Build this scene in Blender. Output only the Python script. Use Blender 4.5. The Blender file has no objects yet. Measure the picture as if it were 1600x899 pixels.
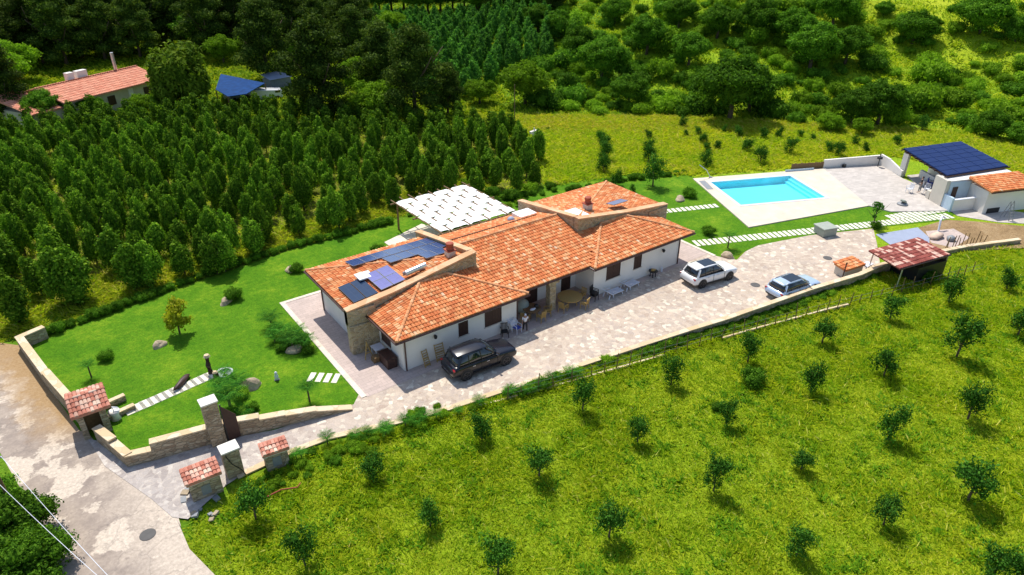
import bpy, math, random
import numpy as np
from mathutils import Vector, Matrix
R = math.radians
random.seed(7)
sc = bpy.context.scene
COL = sc.collection

# ------------------------------------------------------------ camera
FPX, TH, CH, YAW = 1075.0, R(29.2), 27.0, R(36.3)
CA, SA = math.cos(YAW), math.sin(YAW)
def ray(u, v):
    x = (u - 800) / FPX; y = (449.5 - v) / FPX
    a = (x, y * math.sin(TH) + math.cos(TH), y * math.cos(TH) - math.sin(TH))
    return (a[0] * CA + a[1] * SA, -a[0] * SA + a[1] * CA, a[2])
_d = ray(633, 581)                         # the front left foot of the villa is the origin
CX, CY = -_d[0] * CH / -_d[2], -_d[1] * CH / -_d[2]
def P(u, v, z=0.0):                        # ground plan point seen at a pixel of the survey photo
    d = ray(u, v); t = (z - CH) / d[2]
    return (CX + d[0] * t, CY + d[1] * t)
cam = bpy.data.cameras.new('camera'); co = bpy.data.objects.new('camera', cam); COL.objects.link(co)
cam.sensor_width = 36; cam.lens = FPX / 1600 * 36; cam.clip_start = .5; cam.clip_end = 3000
co.location = (CX, CY, CH); co.rotation_euler = (R(90) - TH, 0, -YAW)
sc.camera = co

# ------------------------------------------------------------ light
TO_SUN = Vector((0.36, 1.55, 2.8)).normalized()
w = bpy.data.worlds.new('World'); sc.world = w; w.use_nodes = True
nt = w.node_tree; bg = nt.nodes['Background']
sky = nt.nodes.new('ShaderNodeTexSky'); sky.sky_type = 'NISHITA'; sky.sun_disc = False
sky.sun_elevation = math.asin(TO_SUN.z); sky.sun_rotation = math.atan2(TO_SUN.x, TO_SUN.y)
nt.links.new(sky.outputs[0], bg.inputs[0]); bg.inputs[1].default_value = 0.15
sl = bpy.data.lights.new('sun', 'SUN'); sl.energy = 4.5; sl.angle = R(.5); sl.color = (1, .955, .88)
so = bpy.data.objects.new('sun', sl); COL.objects.link(so)
so.rotation_euler = TO_SUN.to_track_quat('Z', 'Y').to_euler(); so.location = (0, 0, 60)
sc.view_settings.view_transform = 'Standard'; sc.view_settings.look = 'None'
sc.view_settings.exposure = 0.2; sc.view_settings.gamma = 1; sc.view_settings.use_curve_mapping = False
sc.render.engine = 'CYCLES'
sc.cycles.max_bounces = 6; sc.cycles.transparent_max_bounces = 8; sc.cycles.diffuse_bounces = 3

# ------------------------------------------------------------ materials
def newmat(name):
    m = bpy.data.materials.new(name); m.use_nodes = True
    return m, m.node_tree, m.node_tree.nodes['Principled BSDF']
def nd(t, typ, **kw):
    n = t.nodes.new(typ)
    for k, v in kw.items():
        if k[0] == '_': n.inputs[k[1:].replace('_', ' ')].default_value = v
        else: setattr(n, k, v)
    return n
def ramp(t, stops, const=False):
    r = t.nodes.new('ShaderNodeValToRGB')
    if const: r.color_ramp.interpolation = 'CONSTANT'
    e = r.color_ramp.elements
    while len(e) < len(stops): e.new(.5)
    for i, (p, c) in enumerate(stops): e[i].position = p; e[i].color = (*c, 1)
    return r
def coords(t, scale=1.0):
    tc = t.nodes.new('ShaderNodeTexCoord'); mp = t.nodes.new('ShaderNodeMapping')
    s = scale if hasattr(scale, '__len__') else (scale,) * 3
    mp.inputs['Scale'].default_value = s
    t.links.new(tc.outputs['Object'], mp.inputs[0]); return mp.outputs[0]
def noise(t, vec, scale, detail=4, rough=.6):
    n = nd(t, 'ShaderNodeTexNoise', _Scale=scale, _Detail=detail, _Roughness=rough)
    t.links.new(vec, n.inputs['Vector']); return n.outputs['Fac']
def mixc(t, fac, a, b, mode='MIX'):
    m = t.nodes.new('ShaderNodeMix'); m.data_type = 'RGBA'; m.blend_type = mode
    for s, v in ((0, fac), (6, a), (7, b)):
        if isinstance(v, (int, float)): m.inputs[s].default_value = v
        elif isinstance(v, tuple): m.inputs[s].default_value = (*v, 1)
        else: t.links.new(v, m.inputs[s])
    return m.outputs[2]
def bump(t, b, h, strength=.5, dist=.05):
    n = nd(t, 'ShaderNodeBump', _Strength=strength, _Distance=dist)
    t.links.new(h, n.inputs['Height']); t.links.new(n.outputs[0], b.inputs['Normal'])
def mathn(t, op, a, b=0.5, c=None):
    m = nd(t, 'ShaderNodeMath', operation=op)
    for i, v in enumerate((a, b)):
        if isinstance(v, (int, float)): m.inputs[i].default_value = v
        else: t.links.new(v, m.inputs[i])
    return m.outputs[0]
def mrange(t, v, a, b, c=0.0, d=1.0):
    m = nd(t, 'ShaderNodeMapRange'); m.inputs[1].default_value = a; m.inputs[2].default_value = b
    m.inputs[3].default_value = c; m.inputs[4].default_value = d
    t.links.new(v, m.inputs[0]); return m.outputs[0]
def plain(name, c, rough=.7, metal=0.0, var=.12, scale=3.0, bmp=0.0, coat=0.0, spec=.5):
    m, t, b = newmat(name); v = coords(t)
    n = noise(t, v, scale, 5)
    hi = tuple(min(1, x * (1 + var)) for x in c); lo = tuple(x * (1 - var) for x in c)
    r = ramp(t, [(.3, lo), (.7, hi)]); t.links.new(n, r.inputs[0]); t.links.new(r.outputs[0], b.inputs['Base Color'])
    b.inputs['Roughness'].default_value = rough; b.inputs['Metallic'].default_value = metal
    b.inputs['Coat Weight'].default_value = coat; b.inputs['Coat Roughness'].default_value = .04
    b.inputs['Specular IOR Level'].default_value = spec
    if bmp: bump(t, b, n, bmp, .03)
    return m
def tiles_mat(name, stops, stain=.25):
    m, t, b = newmat(name); v = coords(t)
    g = t.nodes.new('ShaderNodeNewGeometry'); r = ramp(t, stops); t.links.new(g.outputs['Random Per Island'], r.inputs[0])
    n = noise(t, v, .9, 5); big = mrange(t, n, .3, .75, 1.08, 1 - stain)
    c = mixc(t, 1.0, r.outputs[0], big, 'MULTIPLY')
    n2 = noise(t, v, 14, 3); c = mixc(t, mrange(t, n2, .5, .75, 0, .16), c, (.7, .5, .34)); n3 = noise(t, v, 2.6, 6, .7); c = mixc(t, mrange(t, n3, .56, .8, 0, .4), c, (.36, .15, .07))
    t.links.new(c, b.inputs['Base Color']); b.inputs['Roughness'].default_value = .85
    b.inputs['Specular IOR Level'].default_value = .25
    return m
def stone_mat(name, stops, scale=2.2, mortar=(.42, .36, .28), stretch=(1, 1, 1.7), edge=.06, bs=.6):
    m, t, b = newmat(name); v = coords(t, stretch)
    nv = nd(t, 'ShaderNodeTexNoise', _Scale=2.0); t.links.new(v, nv.inputs['Vector'])
    av = nd(t, 'ShaderNodeVectorMath', operation='MULTIPLY_ADD'); av.inputs[1].default_value = (.25,) * 3
    t.links.new(nv.outputs['Color'], av.inputs[0]); t.links.new(v, av.inputs[2])
    vo = nd(t, 'ShaderNodeTexVoronoi', _Scale=scale); t.links.new(av.outputs[0], vo.inputs['Vector'])
    ve = nd(t, 'ShaderNodeTexVoronoi', feature='DISTANCE_TO_EDGE', _Scale=scale); t.links.new(av.outputs[0], ve.inputs['Vector'])
    sep = t.nodes.new('ShaderNodeSeparateColor'); t.links.new(vo.outputs['Color'], sep.inputs[0])
    r = ramp(t, stops); t.links.new(sep.outputs[0], r.inputs[0])
    n = noise(t, v, 9, 5); c = mixc(t, mrange(t, n, .35, .7, 0, .3), r.outputs[0], mortar)
    e = mrange(t, ve.outputs['Distance'], 0, edge, 1, 0)
    c = mixc(t, e, c, mortar); t.links.new(c, b.inputs['Base Color'])
    b.inputs['Roughness'].default_value = .9; b.inputs['Specular IOR Level'].default_value = .2
    h = mathn(t, 'ADD', mathn(t, 'MULTIPLY', n, .4), mrange(t, ve.outputs['Distance'], 0, edge * 1.5))
    bump(t, b, h, bs, .04)
    return m
def leaf_mat(name, stops, trans=.35, rough=.55, objvar=.3, patch=0):
    m, t, b = newmat(name)
    g = t.nodes.new('ShaderNodeNewGeometry'); r = ramp(t, stops); t.links.new(g.outputs['Random Per Island'], r.inputs[0])
    oi = t.nodes.new('ShaderNodeObjectInfo'); k = mrange(t, oi.outputs['Random'], 0, 1, 1 - objvar, 1 + objvar)
    c = mixc(t, 1.0, r.outputs[0], k, 'MULTIPLY')
    if patch:
        v = coords(t); n = noise(t, v, patch, 5, .65); r2 = ramp(t, [(.36, (.8, .98, .8)), (.5, (.96, 1.03, 1)), (.64, (1.06, 1.06, 1.1))]); t.links.new(n, r2.inputs[0]); c = mixc(t, 1.0, c, r2.outputs[0], 'MULTIPLY')
    t.links.new(c, b.inputs['Base Color']); b.inputs['Roughness'].default_value = .8
    b.inputs['Specular IOR Level'].default_value = .06
    tr = t.nodes.new('ShaderNodeBsdfTranslucent'); c2 = mixc(t, 1.0, c, (1.05, 1.1, .45), 'MULTIPLY'); t.links.new(c2, tr.inputs[0])
    mx = t.nodes.new('ShaderNodeMixShader'); mx.inputs[0].default_value = trans
    t.links.new(b.outputs[0], mx.inputs[1]); t.links.new(tr.outputs[0], mx.inputs[2])
    t.links.new(mx.outputs[0], t.nodes['Material Output'].inputs[0])
    return m
def ground_mat(name, stops, s1=.12, s2=1.6, fine=(.35, 9.0), bs=.5, dist=.08, attr=False):
    m, t, b = newmat(name); v = coords(t)
    n1 = noise(t, v, s1, 5); n2 = noise(t, v, s2, 6, .7)
    f = mathn(t, 'ADD', mathn(t, 'MULTIPLY', n1, .55), mathn(t, 'MULTIPLY', n2, .45))
    r = ramp(t, stops); t.links.new(f, r.inputs[0]); c = r.outputs[0]
    if attr:
        a = nd(t, 'ShaderNodeAttribute', attribute_name='zone'); c = mixc(t, 1.0, c, a.outputs['Color'], 'MULTIPLY')
    n3 = noise(t, v, fine[1], 4, .7); c = mixc(t, 1.0, c, mrange(t, n3, .3, .7, 1 - fine[0], 1 + fine[0]), 'MULTIPLY')
    t.links.new(c, b.inputs['Base Color']); b.inputs['Roughness'].default_value = .95
    b.inputs['Specular IOR Level'].default_value = .1
    bump(t, b, mathn(t, 'ADD', n3, n2), bs, dist)
    return m
M = {}
M['tile'] = tiles_mat('terracotta roof tiles', [(0, (.56, .15, .045)), (.3, (.64, .195, .06)), (.6, (.7, .25, .085)), (.88, (.76, .36, .15)), (.97, (.78, .45, .23)), (1, (.78, .52, .33))], .3)
M['tile_pale'] = tiles_mat('weathered pink roof tiles', [(0, (.42, .14, .09)), (.5, (.56, .22, .15)), (.8, (.62, .34, .25)), (1, (.7, .55, .42))], .35)
M['tile_far'] = tiles_mat('salmon roof tiles', [(0, (.62, .22, .13)), (1, (.72, .32, .2))], .15)
M['tile_dark'] = tiles_mat('dark red roof tiles', [(0, (.2, .04, .03)), (.62, (.3, .07, .055)), (.72, (.62, .33, .25)), (1, (.7, .48, .38))], .2)
M['ridge'] = tiles_mat('ridge tiles', [(0, (.66, .26, .1)), (1, (.76, .4, .2))], .2)
M['plaster'] = plain('white plaster', (.8, .755, .69), .9, var=.05, scale=.8, bmp=.05)
M['plaster_warm'] = plain('cream plaster', (.62, .57, .48), .9, var=.08, scale=.8)
M['plaster_far'] = plain('old pale plaster', (.55, .5, .36), .9, var=.15, scale=.6)
M['plaster_blue'] = plain('pale blue plaster', (.5, .62, .72), .9, var=.04)
M['stone'] = stone_mat('rubble stone', [(0, (.3, .21, .11)), (.4, (.42, .31, .17)), (.7, (.5, .4, .25)), (1, (.28, .22, .15))], 3.4, (.56, .47, .33), (1, 1, 1.6), .08, .9)
M['stone_garden'] = stone_mat('sandstone blocks', [(0, (.32, .23, .15)), (.5, (.45, .35, .23)), (1, (.54, .45, .32))], 3.4, (.3, .24, .16), (.8, .8, 1.8), .06, .9)
M['coping'] = stone_mat('terracotta coping slabs', [(0, (.58, .32, .16)), (.5, (.66, .4, .22)), (1, (.7, .46, .28))], 1.3, (.55, .34, .2), (1, 1, 1), .03, .2)
M['coping_sand'] = stone_mat('sand stone coping slabs', [(0, (.6, .44, .25)), (.5, (.68, .53, .34)), (1, (.74, .62, .45))], 1.4, (.5, .38, .24), (1, 1, 1), .03, .2)
M['pillar_cap'] = plain('pale pillar cap', (.72, .68, .6), .85)
def paving():
    m, t, b = newmat('crazy paving'); v = coords(t)
    nv = nd(t, 'ShaderNodeTexNoise', _Scale=1.4); t.links.new(v, nv.inputs['Vector'])
    av = nd(t, 'ShaderNodeVectorMath', operation='MULTIPLY_ADD'); av.inputs[1].default_value = (.5, .5, .5)
    t.links.new(nv.outputs['Color'], av.inputs[0]); t.links.new(v, av.inputs[2])
    vo = nd(t, 'ShaderNodeTexVoronoi', _Scale=3.3); ve = nd(t, 'ShaderNodeTexVoronoi', feature='DISTANCE_TO_EDGE', _Scale=3.3)
    for x in (vo, ve): t.links.new(av.outputs[0], x.inputs['Vector'])
    sep = t.nodes.new('ShaderNodeSeparateColor'); t.links.new(vo.outputs['Color'], sep.inputs[0])
    r = ramp(t, [(0, (.42, .325, .255)), (.25, (.48, .385, .3)), (.5, (.53, .43, .335)), (.68, (.43, .35, .29)), (.8, (.56, .46, .355)), (.92, (.62, .53, .41)), (1, (.72, .65, .52))])
    t.links.new(sep.outputs[1], r.inputs[0])
    sx = t.nodes.new('ShaderNodeSeparateXYZ'); t.links.new(v, sx.inputs[0])
    g = mrange(t, sx.outputs[0], -13, -3, .75, 0); c = mixc(t, g, r.outputs[0], mixc(t, sep.outputs[1], (.34, .31, .3), (.5, .46, .43)))
    n = noise(t, v, .35, 5); c = mixc(t, 1.0, c, mrange(t, n, .3, .7, .88, 1.12), 'MULTIPLY')
    n2 = noise(t, v, 12, 4, .7); c = mixc(t, 1.0, c, mrange(t, n2, .3, .7, .85, 1.15), 'MULTIPLY')
    c = mixc(t, mrange(t, ve.outputs['Distance'], 0, .05, .75, 0), c, (.5, .43, .36))
    t.links.new(c, b.inputs['Base Color']); b.inputs['Roughness'].default_value = .9; b.inputs['Specular IOR Level'].default_value = .2
    bump(t, b, mathn(t, 'ADD', mathn(t, 'MULTIPLY', n2, .3), mrange(t, ve.outputs['Distance'], 0, .08)), .35, .02)
    return m
M['paving'] = paving()
def slabs(name, c, w=.6, h=.6, mortar=.75, rot=0, var=.07):
    m, t, b = newmat(name); v = coords(t)
    mp = nd(t, 'ShaderNodeMapping'); mp.inputs['Rotation'].default_value = (0, 0, rot); t.links.new(v, mp.inputs[0])
    br = nd(t, 'ShaderNodeTexBrick', _Scale=1.0); br.inputs['Brick Width'].default_value = w; br.inputs['Row Height'].default_value = h
    br.inputs['Mortar Size'].default_value = .012; br.offset = .5
    br.inputs['Color1'].default_value = (*[x * (1 - var) for x in c], 1); br.inputs['Color2'].default_value = (*[min(1, x * (1 + var)) for x in c], 1)
    br.inputs['Mortar'].default_value = (*[x * mortar for x in c], 1); t.links.new(mp.outputs[0], br.inputs[0])
    n = noise(t, v, .7, 6); n2 = noise(t, v, 11, 4)
    k = mathn(t, 'MULTIPLY', mrange(t, n, .3, .7, .9, 1.08), mrange(t, n2, .3, .7, .93, 1.06))
    t.links.new(mixc(t, 1.0, br.outputs[0], k, 'MULTIPLY'), b.inputs['Base Color']); b.inputs['Roughness'].default_value = .85
    b.inputs['Specular IOR Level'].default_value = .25
    return m
M['apron'] = slabs('pinkish apron slabs', (.5, .4, .35), .6, .3)
M['kerbstone'] = slabs('pale kerb stone', (.7, .62, .5), .5, .5)
M['deck'] = slabs('cream pool deck', (.66, .57, .45), .9, .9, .93, R(25), .03)
M['terrace'] = slabs('grey beige terrace slabs', (.52, .47, .42), .5, .3, .85, R(25), .1)
M['slab'] = plain('stepping stone', (.72, .68, .54), .85, var=.1, scale=5)
M['screed'] = plain('blue grey screed', (.3, .34, .44), .6, var=.08, scale=1.5)
M['earth'] = ground_mat('bare earth', [(.3, (.16, .1, .05)), (.5, (.3, .2, .1)), (.7, (.42, .31, .18))], .3, 2.0)
M['lawn'] = ground_mat('mown lawn', [(.34, (.045, .15, .005)), (.5, (.085, .21, .007)), (.62, (.16, .28, .012)), (.7, (.26, .32, .03))], .35, 2.6, (.35, 10.0), .9, .08)
M['terrain'] = ground_mat('grassland', [(.34, (.65, .8, .6)), (.5, (.95, 1.0, .95)), (.66, (1.3, 1.15, 1.1))], .09, 1.1, (.4, 5.0), .8, .25, attr=True)
def road():
    m, t, b = newmat('worn asphalt with pale patches'); v = coords(t)
    n1 = noise(t, v, .32, 8, .62); n2 = noise(t, v, 6, 6, .7); n3 = noise(t, v, .9, 6, .6)
    base = mixc(t, mrange(t, n3, .35, .65), (.27, .22, .185), (.38, .31, .25))
    pale = mixc(t, mrange(t, n2, .3, .7), (.5, .415, .33), (.61, .52, .42))
    f = mrange(t, n1, .505, .53)
    sx = t.nodes.new('ShaderNodeSeparateXYZ'); t.links.new(v, sx.inputs[0])
    f2 = mrange(t, mathn(t, 'ADD', sx.outputs[0], mathn(t, 'MULTIPLY', n3, 3.0)), -17.2, -14.5, 0, .8)
    c = mixc(t, mathn(t, 'MAXIMUM', f, f2), base, pale)
    c = mixc(t, 1.0, c, mrange(t, n2, .3, .7, .85, 1.15), 'MULTIPLY')
    vc = nd(t, 'ShaderNodeTexVoronoi', feature='DISTANCE_TO_EDGE', _Scale=.45); 
    nv = nd(t, 'ShaderNodeTexNoise', _Scale=1.5, _Detail=6.0); t.links.new(v, nv.inputs['Vector'])
    av = nd(t, 'ShaderNodeVectorMath', operation='MULTIPLY_ADD'); av.inputs[1].default_value = (1.2,) * 3
    t.links.new(nv.outputs['Color'], av.inputs[0]); t.links.new(v, av.inputs[2]); t.links.new(av.outputs[0], vc.inputs['Vector'])
    c = mixc(t, mrange(t, vc.outputs['Distance'], 0, .02, .35, 0), c, (.14, .12, .11))
    dd = mathn(t, 'ADD', mathn(t, 'MULTIPLY', mathn(t, 'ADD', sx.outputs[0], 20.2), -.977), mathn(t, 'MULTIPLY', mathn(t, 'ADD', sx.outputs[1], -15.3), -.215))
    dm = mrange(t, mathn(t, 'ADD', dd, mathn(t, 'MULTIPLY', n3, 3.5)), 2.2, 4.2, 1, 0)
    dm = mathn(t, 'MULTIPLY', dm, mrange(t, mathn(t, 'ADD', sx.outputs[1], mathn(t, 'MULTIPLY', n3, 2.0)), 6.0, 8.5))
    c = mixc(t, dm, c, mixc(t, n2, (.2, .1, .03), (.5, .36, .2)))
    t.links.new(c, b.inputs['Base Color']); b.inputs['Roughness'].default_value = .92; b.inputs['Specular IOR Level'].default_value = .2
    bump(t, b, n2, .3, .02)
    return m
M['road'] = road()
M['shoulder'] = ground_mat('dusty road edge', [(.35, (.36, .27, .18)), (.5, (.42, .28, .13)), (.65, (.26, .16, .05))], .6, 3.0)
M['wood'] = plain('dark brown wood', (.05, .02, .014), .55, var=.3, scale=6)
M['gutter'] = plain('brown gutter metal', (.07, .022, .016), .45, var=.1)
M['timber'] = plain('rough timber', (.2, .12, .05), .8, var=.3, scale=5)
M['wicker'] = plain('yellowed wicker', (.42, .27, .08), .7, var=.3, scale=20)
M['black'] = plain('black plastic', (.012, .012, .014), .45, var=.2)
M['white'] = plain('white plastic', (.72, .74, .8), .4, var=.05)
M['blue_and_shade'] = plain('blue seat and shade tint', (.06, .09, .42), .8)  # colours a blue chair, and stands in for shade on a white seat
M['grey'] = plain('grey metal', (.24, .25, .26), .6, .1)
M['iron'] = plain('dark cast iron', (.09, .085, .08), .8)
M['aluminium'] = plain('pale aluminium', (.6, .62, .65), .35, .7)
M['rock'] = plain('pale boulder', (.42, .33, .22), .95, var=.35, scale=3, bmp=.6)
M['canvas'] = plain('white shade cloth', (.85, .84, .82), .9, var=.03)
M['bark'] = plain('bark', (.11, .075, .045), .95, var=.35, scale=8, bmp=.5)
M['rubber'] = plain('tyre rubber', (.015, .015, .016), .7)
M['rim'] = plain('alloy rim', (.12, .12, .13), .35, .8)
M['carglass'] = plain('tinted glass', (.012, .018, .024), .04, 0, .1, spec=.9)
M['red'] = plain('red lamp glass', (.35, .01, .015), .2, coat=.5)
M['clearlamp'] = plain('lamp glass', (.6, .62, .65), .1, coat=.5)
M['skin'] = plain('skin', (.4, .22, .15), .6)
M['paint_black'] = plain('black car paint', (.004, .005, .011), .25, 0, .1, coat=.35, spec=.4)
M['paint_white'] = plain('white car paint', (.78, .78, .77), .3, 0, .02, coat=1.0)
M['paint_silver'] = plain('silver car paint', (.45, .56, .72), .3, .2, .04, coat=1.0)
M['clay'] = plain('red clay chimney', (.34, .07, .035), .8)
M['pale_tarp'] = plain('blue tarpaulin', (.006, .045, .16), .8, var=.3, scale=1.2, spec=.1)
M['shade_green'] = plain('grey green pool cover', (.33, .36, .3), .7, var=.08)
def pv(name, c, line, w, h, rough=.12, spec=.6):
    m, t, b = newmat(name); v = t.nodes.new('ShaderNodeTexCoord')
    br = nd(t, 'ShaderNodeTexBrick', _Scale=1.0); br.offset = 0; br.inputs['Brick Width'].default_value = w; br.inputs['Row Height'].default_value = h
    br.inputs['Mortar Size'].default_value = .01
    br.inputs['Color1'].default_value = (*c, 1); br.inputs['Color2'].default_value = (*[x * 1.15 for x in c], 1); br.inputs['Mortar'].default_value = (*line, 1)
    t.links.new(v.outputs['Object'], br.inputs[0]); t.links.new(br.outputs[0], b.inputs['Base Color'])
    b.inputs['Roughness'].default_value = rough; b.inputs['Specular IOR Level'].default_value = spec
    return m
M['pv_blue'] = pv('blue solar cells', (.035, .06, .16), (.08, .12, .25), .25, .25)
M['pv_dark'] = pv('dark solar collector', (.012, .03, .07), (.03, .05, .09), .5, .5)
M['pv_lilac'] = pv('lilac solar cells', (.16, .16, .36), (.2, .2, .42), .3, .3)
M['pv_roof'] = pv('navy roof panels', (.006, .022, .095), (.012, .035, .14), 1.0, .35, .6, .15)
def water():
    m, t, b = newmat('pool water'); v = coords(t)
    t.nodes.remove(b)
    tr = t.nodes.new('ShaderNodeBsdfTransparent'); tr.inputs[0].default_value = (.72, .98, 1.0, 1)
    gl = t.nodes.new('ShaderNodeBsdfGlossy'); gl.inputs['Roughness'].default_value = .03
    fr = nd(t, 'ShaderNodeFresnel', _IOR=1.33); mx = t.nodes.new('ShaderNodeMixShader')
    n = noise(t, v, 2.2, 5); bp = nd(t, 'ShaderNodeBump', _Strength=.3, _Distance=.08); t.links.new(n, bp.inputs['Height'])
    t.links.new(bp.outputs[0], gl.inputs['Normal']); t.links.new(bp.outputs[0], fr.inputs['Normal'])
    t.links.new(fr.outputs[0], mx.inputs[0]); t.links.new(tr.outputs[0], mx.inputs[1]); t.links.new(gl.outputs[0], mx.inputs[2])
    t.links.new(mx.outputs[0], t.nodes['Material Output'].inputs[0]); return m
M['water'] = water()
M['basin'] = plain('turquoise pool lining', (.2, .78, .88), .6, var=.1, scale=.35)
L = {}
L['plant'] = leaf_mat('plantation foliage', [(0, (.045, .12, .008)), (.5, (.11, .24, .015)), (.85, (.21, .38, .025)), (1, (.32, .48, .04))], .35)
L['row'] = leaf_mat('blue green foliage', [(0, (.035, .12, .018)), (.6, (.09, .25, .03)), (1, (.17, .4, .045))], .3)
L['oak'] = leaf_mat('oak foliage', [(0, (.035, .1, .006)), (.5, (.08, .2, .012)), (.85, (.14, .3, .018)), (1, (.2, .38, .03))], .35, objvar=.3)
L['bright'] = leaf_mat('bright shrub foliage', [(0, (.09, .2, .008)), (.5, (.18, .34, .014)), (1, (.28, .46, .03))], .4, objvar=.25)
L['pine'] = leaf_mat('dark pine foliage', [(0, (.025, .055, .008)), (.6, (.06, .11, .012)), (.9, (.12, .18, .02)), (1, (.18, .25, .035))], .25, objvar=.3)
L['umbrella'] = leaf_mat('olive green needles', [(0, (.07, .14, .01)), (.5, (.16, .27, .018)), (1, (.27, .38, .03))], .3)
L['field'] = leaf_mat('young tree foliage', [(0, (.018, .065, .008)), (.5, (.045, .14, .013)), (1, (.1, .26, .025))], .3, objvar=.2)
L['yellow'] = leaf_mat('yellow green foliage', [(0, (.3, .36, .015)), (.5, (.5, .54, .03)), (1, (.65, .62, .08))], .5)
L['palm'] = leaf_mat('palm foliage', [(0, (.02, .1, .01)), (.6, (.05, .2, .015)), (1, (.14, .34, .03))], .3, .4)
L['hedge'] = leaf_mat('hedge foliage', [(0, (.03, .09, .008)), (.6, (.07, .17, .012)), (1, (.14, .28, .02))], .35)
L['grass'] = leaf_mat('field grass', [(0, (.15, .25, .006)), (.4, (.26, .34, .01)), (.8, (.38, .41, .014)), (.95, (.5, .48, .03)), (1, (.66, .58, .15))], .4, .6, patch=.3)
L['weed'] = leaf_mat('dark weeds', [(0, (.07, .2, .008)), (.6, (.14, .3, .012)), (1, (.24, .4, .016))], .35, .6)
L['straw'] = leaf_mat('meadow grass', [(0, (.29, .41, .012)), (.5, (.48, .54, .02)), (.85, (.62, .58, .045)), (1, (.7, .58, .14))], .4, .6, patch=.16)
L['gold'] = leaf_mat('golden meadow grass', [(0, (.33, .36, .02)), (.6, (.53, .48, .04)), (1, (.7, .6, .14))], .4)
L['under'] = leaf_mat('hillside undergrowth', [(0, (.12, .21, .006)), (.5, (.27, .38, .012)), (.8, (.42, .47, .018)), (1, (.56, .55, .03))], .35, patch=.14)

# ------------------------------------------------------------ mesh helpers
def link(o, parent=None):
    COL.objects.link(o)
    if parent is not None: o.parent = parent
    return o
def tag(o, label=None, cat=None, group=None, kind=None):
    if label: o['label'] = label
    if cat: o['category'] = cat
    if group: o['group'] = group
    if kind: o['kind'] = kind
    return o
def thing(name, label, cat, loc=(0, 0, 0), rz=0, group=None):
    o = bpy.data.objects.new(name, None); o.empty_display_size = .2; link(o)
    o.location = loc; o.rotation_euler = (0, 0, rz)
    return tag(o, label, cat, group)
class MB:
    def __init__(s): s.v = []; s.f = []
    def add(s, vs, fs):
        b = len(s.v); s.v += [tuple(p) for p in vs]; s.f += [tuple(b + i for i in f) for f in fs]; return s
    def box(s, x0, x1, y0, y1, z0, z1):
        return s.prism([(x0, y0), (x1, y0), (x1, y1), (x0, y1)], z0, z1)
    def prism(s, poly, z0, z1):               # z0 / z1 numbers, lists or functions of x,y
        n = len(poly)
        def zz(z, i, p): return z(*p) if callable(z) else (z[i] if hasattr(z, '__len__') else z)
        a = sum(poly[i][0] * poly[(i + 1) % n][1] - poly[(i + 1) % n][0] * poly[i][1] for i in range(n))
        idx = list(range(n)) if a > 0 else list(range(n - 1, -1, -1))
        vs = [(*poly[i], zz(z0, i, poly[i])) for i in idx] + [(*poly[i], zz(z1, i, poly[i])) for i in idx]
        return s.add(vs, [tuple(range(n - 1, -1, -1)), tuple(range(n, 2 * n))] + [(i, (i + 1) % n, n + (i + 1) % n, n + i) for i in range(n)])
    def obox(s, c, ax, size):                  # oriented box: centre, rotation matrix 3x3, size
        vs = []
        for k in (-.5, .5):
            for i, j in ((-.5, -.5), (.5, -.5), (.5, .5), (-.5, .5)):
                vs.append(Vector(c) + ax @ Vector((i * size[0], j * size[1], k * size[2])))
        return s.add(vs, [(3, 2, 1, 0), (4, 5, 6, 7), (0, 1, 5, 4), (1, 2, 6, 5), (2, 3, 7, 6), (3, 0, 4, 7)])
    def bar(s, p, q, w, h=None):
        p, q = Vector(p), Vector(q); d = q - p
        m = d.to_track_quat('Z', 'Y').to_matrix()
        return s.obox((p + q) / 2, m, (w, h or w, d.length))
    def tube(s, pts, r, n=8):
        pts = [Vector(p) for p in pts]; rs = r if hasattr(r, '__len__') else [r] * len(pts); vs = []; fs = []
        for i, p in enumerate(pts):
            d = (pts[min(i + 1, len(pts) - 1)] - pts[max(i - 1, 0)]).normalized(); m = d.to_track_quat('Z', 'Y').to_matrix()
            for k in range(n):
                a = 2 * math.pi * k / n; vs.append(p + m @ Vector((math.cos(a) * rs[i], math.sin(a) * rs[i], 0)))
        for i in range(len(pts) - 1):
            for k in range(n): fs.append((i * n + k, i * n + (k + 1) % n, (i + 1) * n + (k + 1) % n, (i + 1) * n + k))
        fs += [tuple(range(n - 1, -1, -1)), tuple(range((len(pts) - 1) * n, len(pts) * n))]
        return s.add(vs, fs)
    def lathe(s, prof, c=(0, 0, 0), n=16):
        return s.tube([(c[0], c[1], c[2] + z) for r, z in prof], [max(r, .001) for r, z in prof], n) if len({z for _, z in prof}) == len(prof) else s._l(prof, c, n)
    def _l(s, prof, c, n):
        vs = [(c[0] + r * math.cos(2 * math.pi * k / n), c[1] + r * math.sin(2 * math.pi * k / n), c[2] + z) for r, z in prof for k in range(n)]
        return s.add(vs, [(i * n + k, i * n + (k + 1) % n, (i + 1) * n + (k + 1) % n, (i + 1) * n + k) for i in range(len(prof) - 1) for k in range(n)])
    def build(s, name, m, parent=None, smooth=False, loc=None, bevel=0, label=None):
        me = bpy.data.meshes.new(name); me.from_pydata(s.v, [], s.f); me.update()
        if m: me.materials.append(m)
        if smooth: me.shade_smooth()
        o = bpy.data.objects.new(name, me); link(o, parent)
        if loc: o.location = loc
        if bevel:
            b = o.modifiers.new('bevel', 'BEVEL'); b.width = bevel; b.segments = 2; b.limit_method = 'ANGLE'
        if label: o['label'] = label
        return o
def struct(mb, name, m): return tag(mb.build(name, m), kind='structure')
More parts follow.
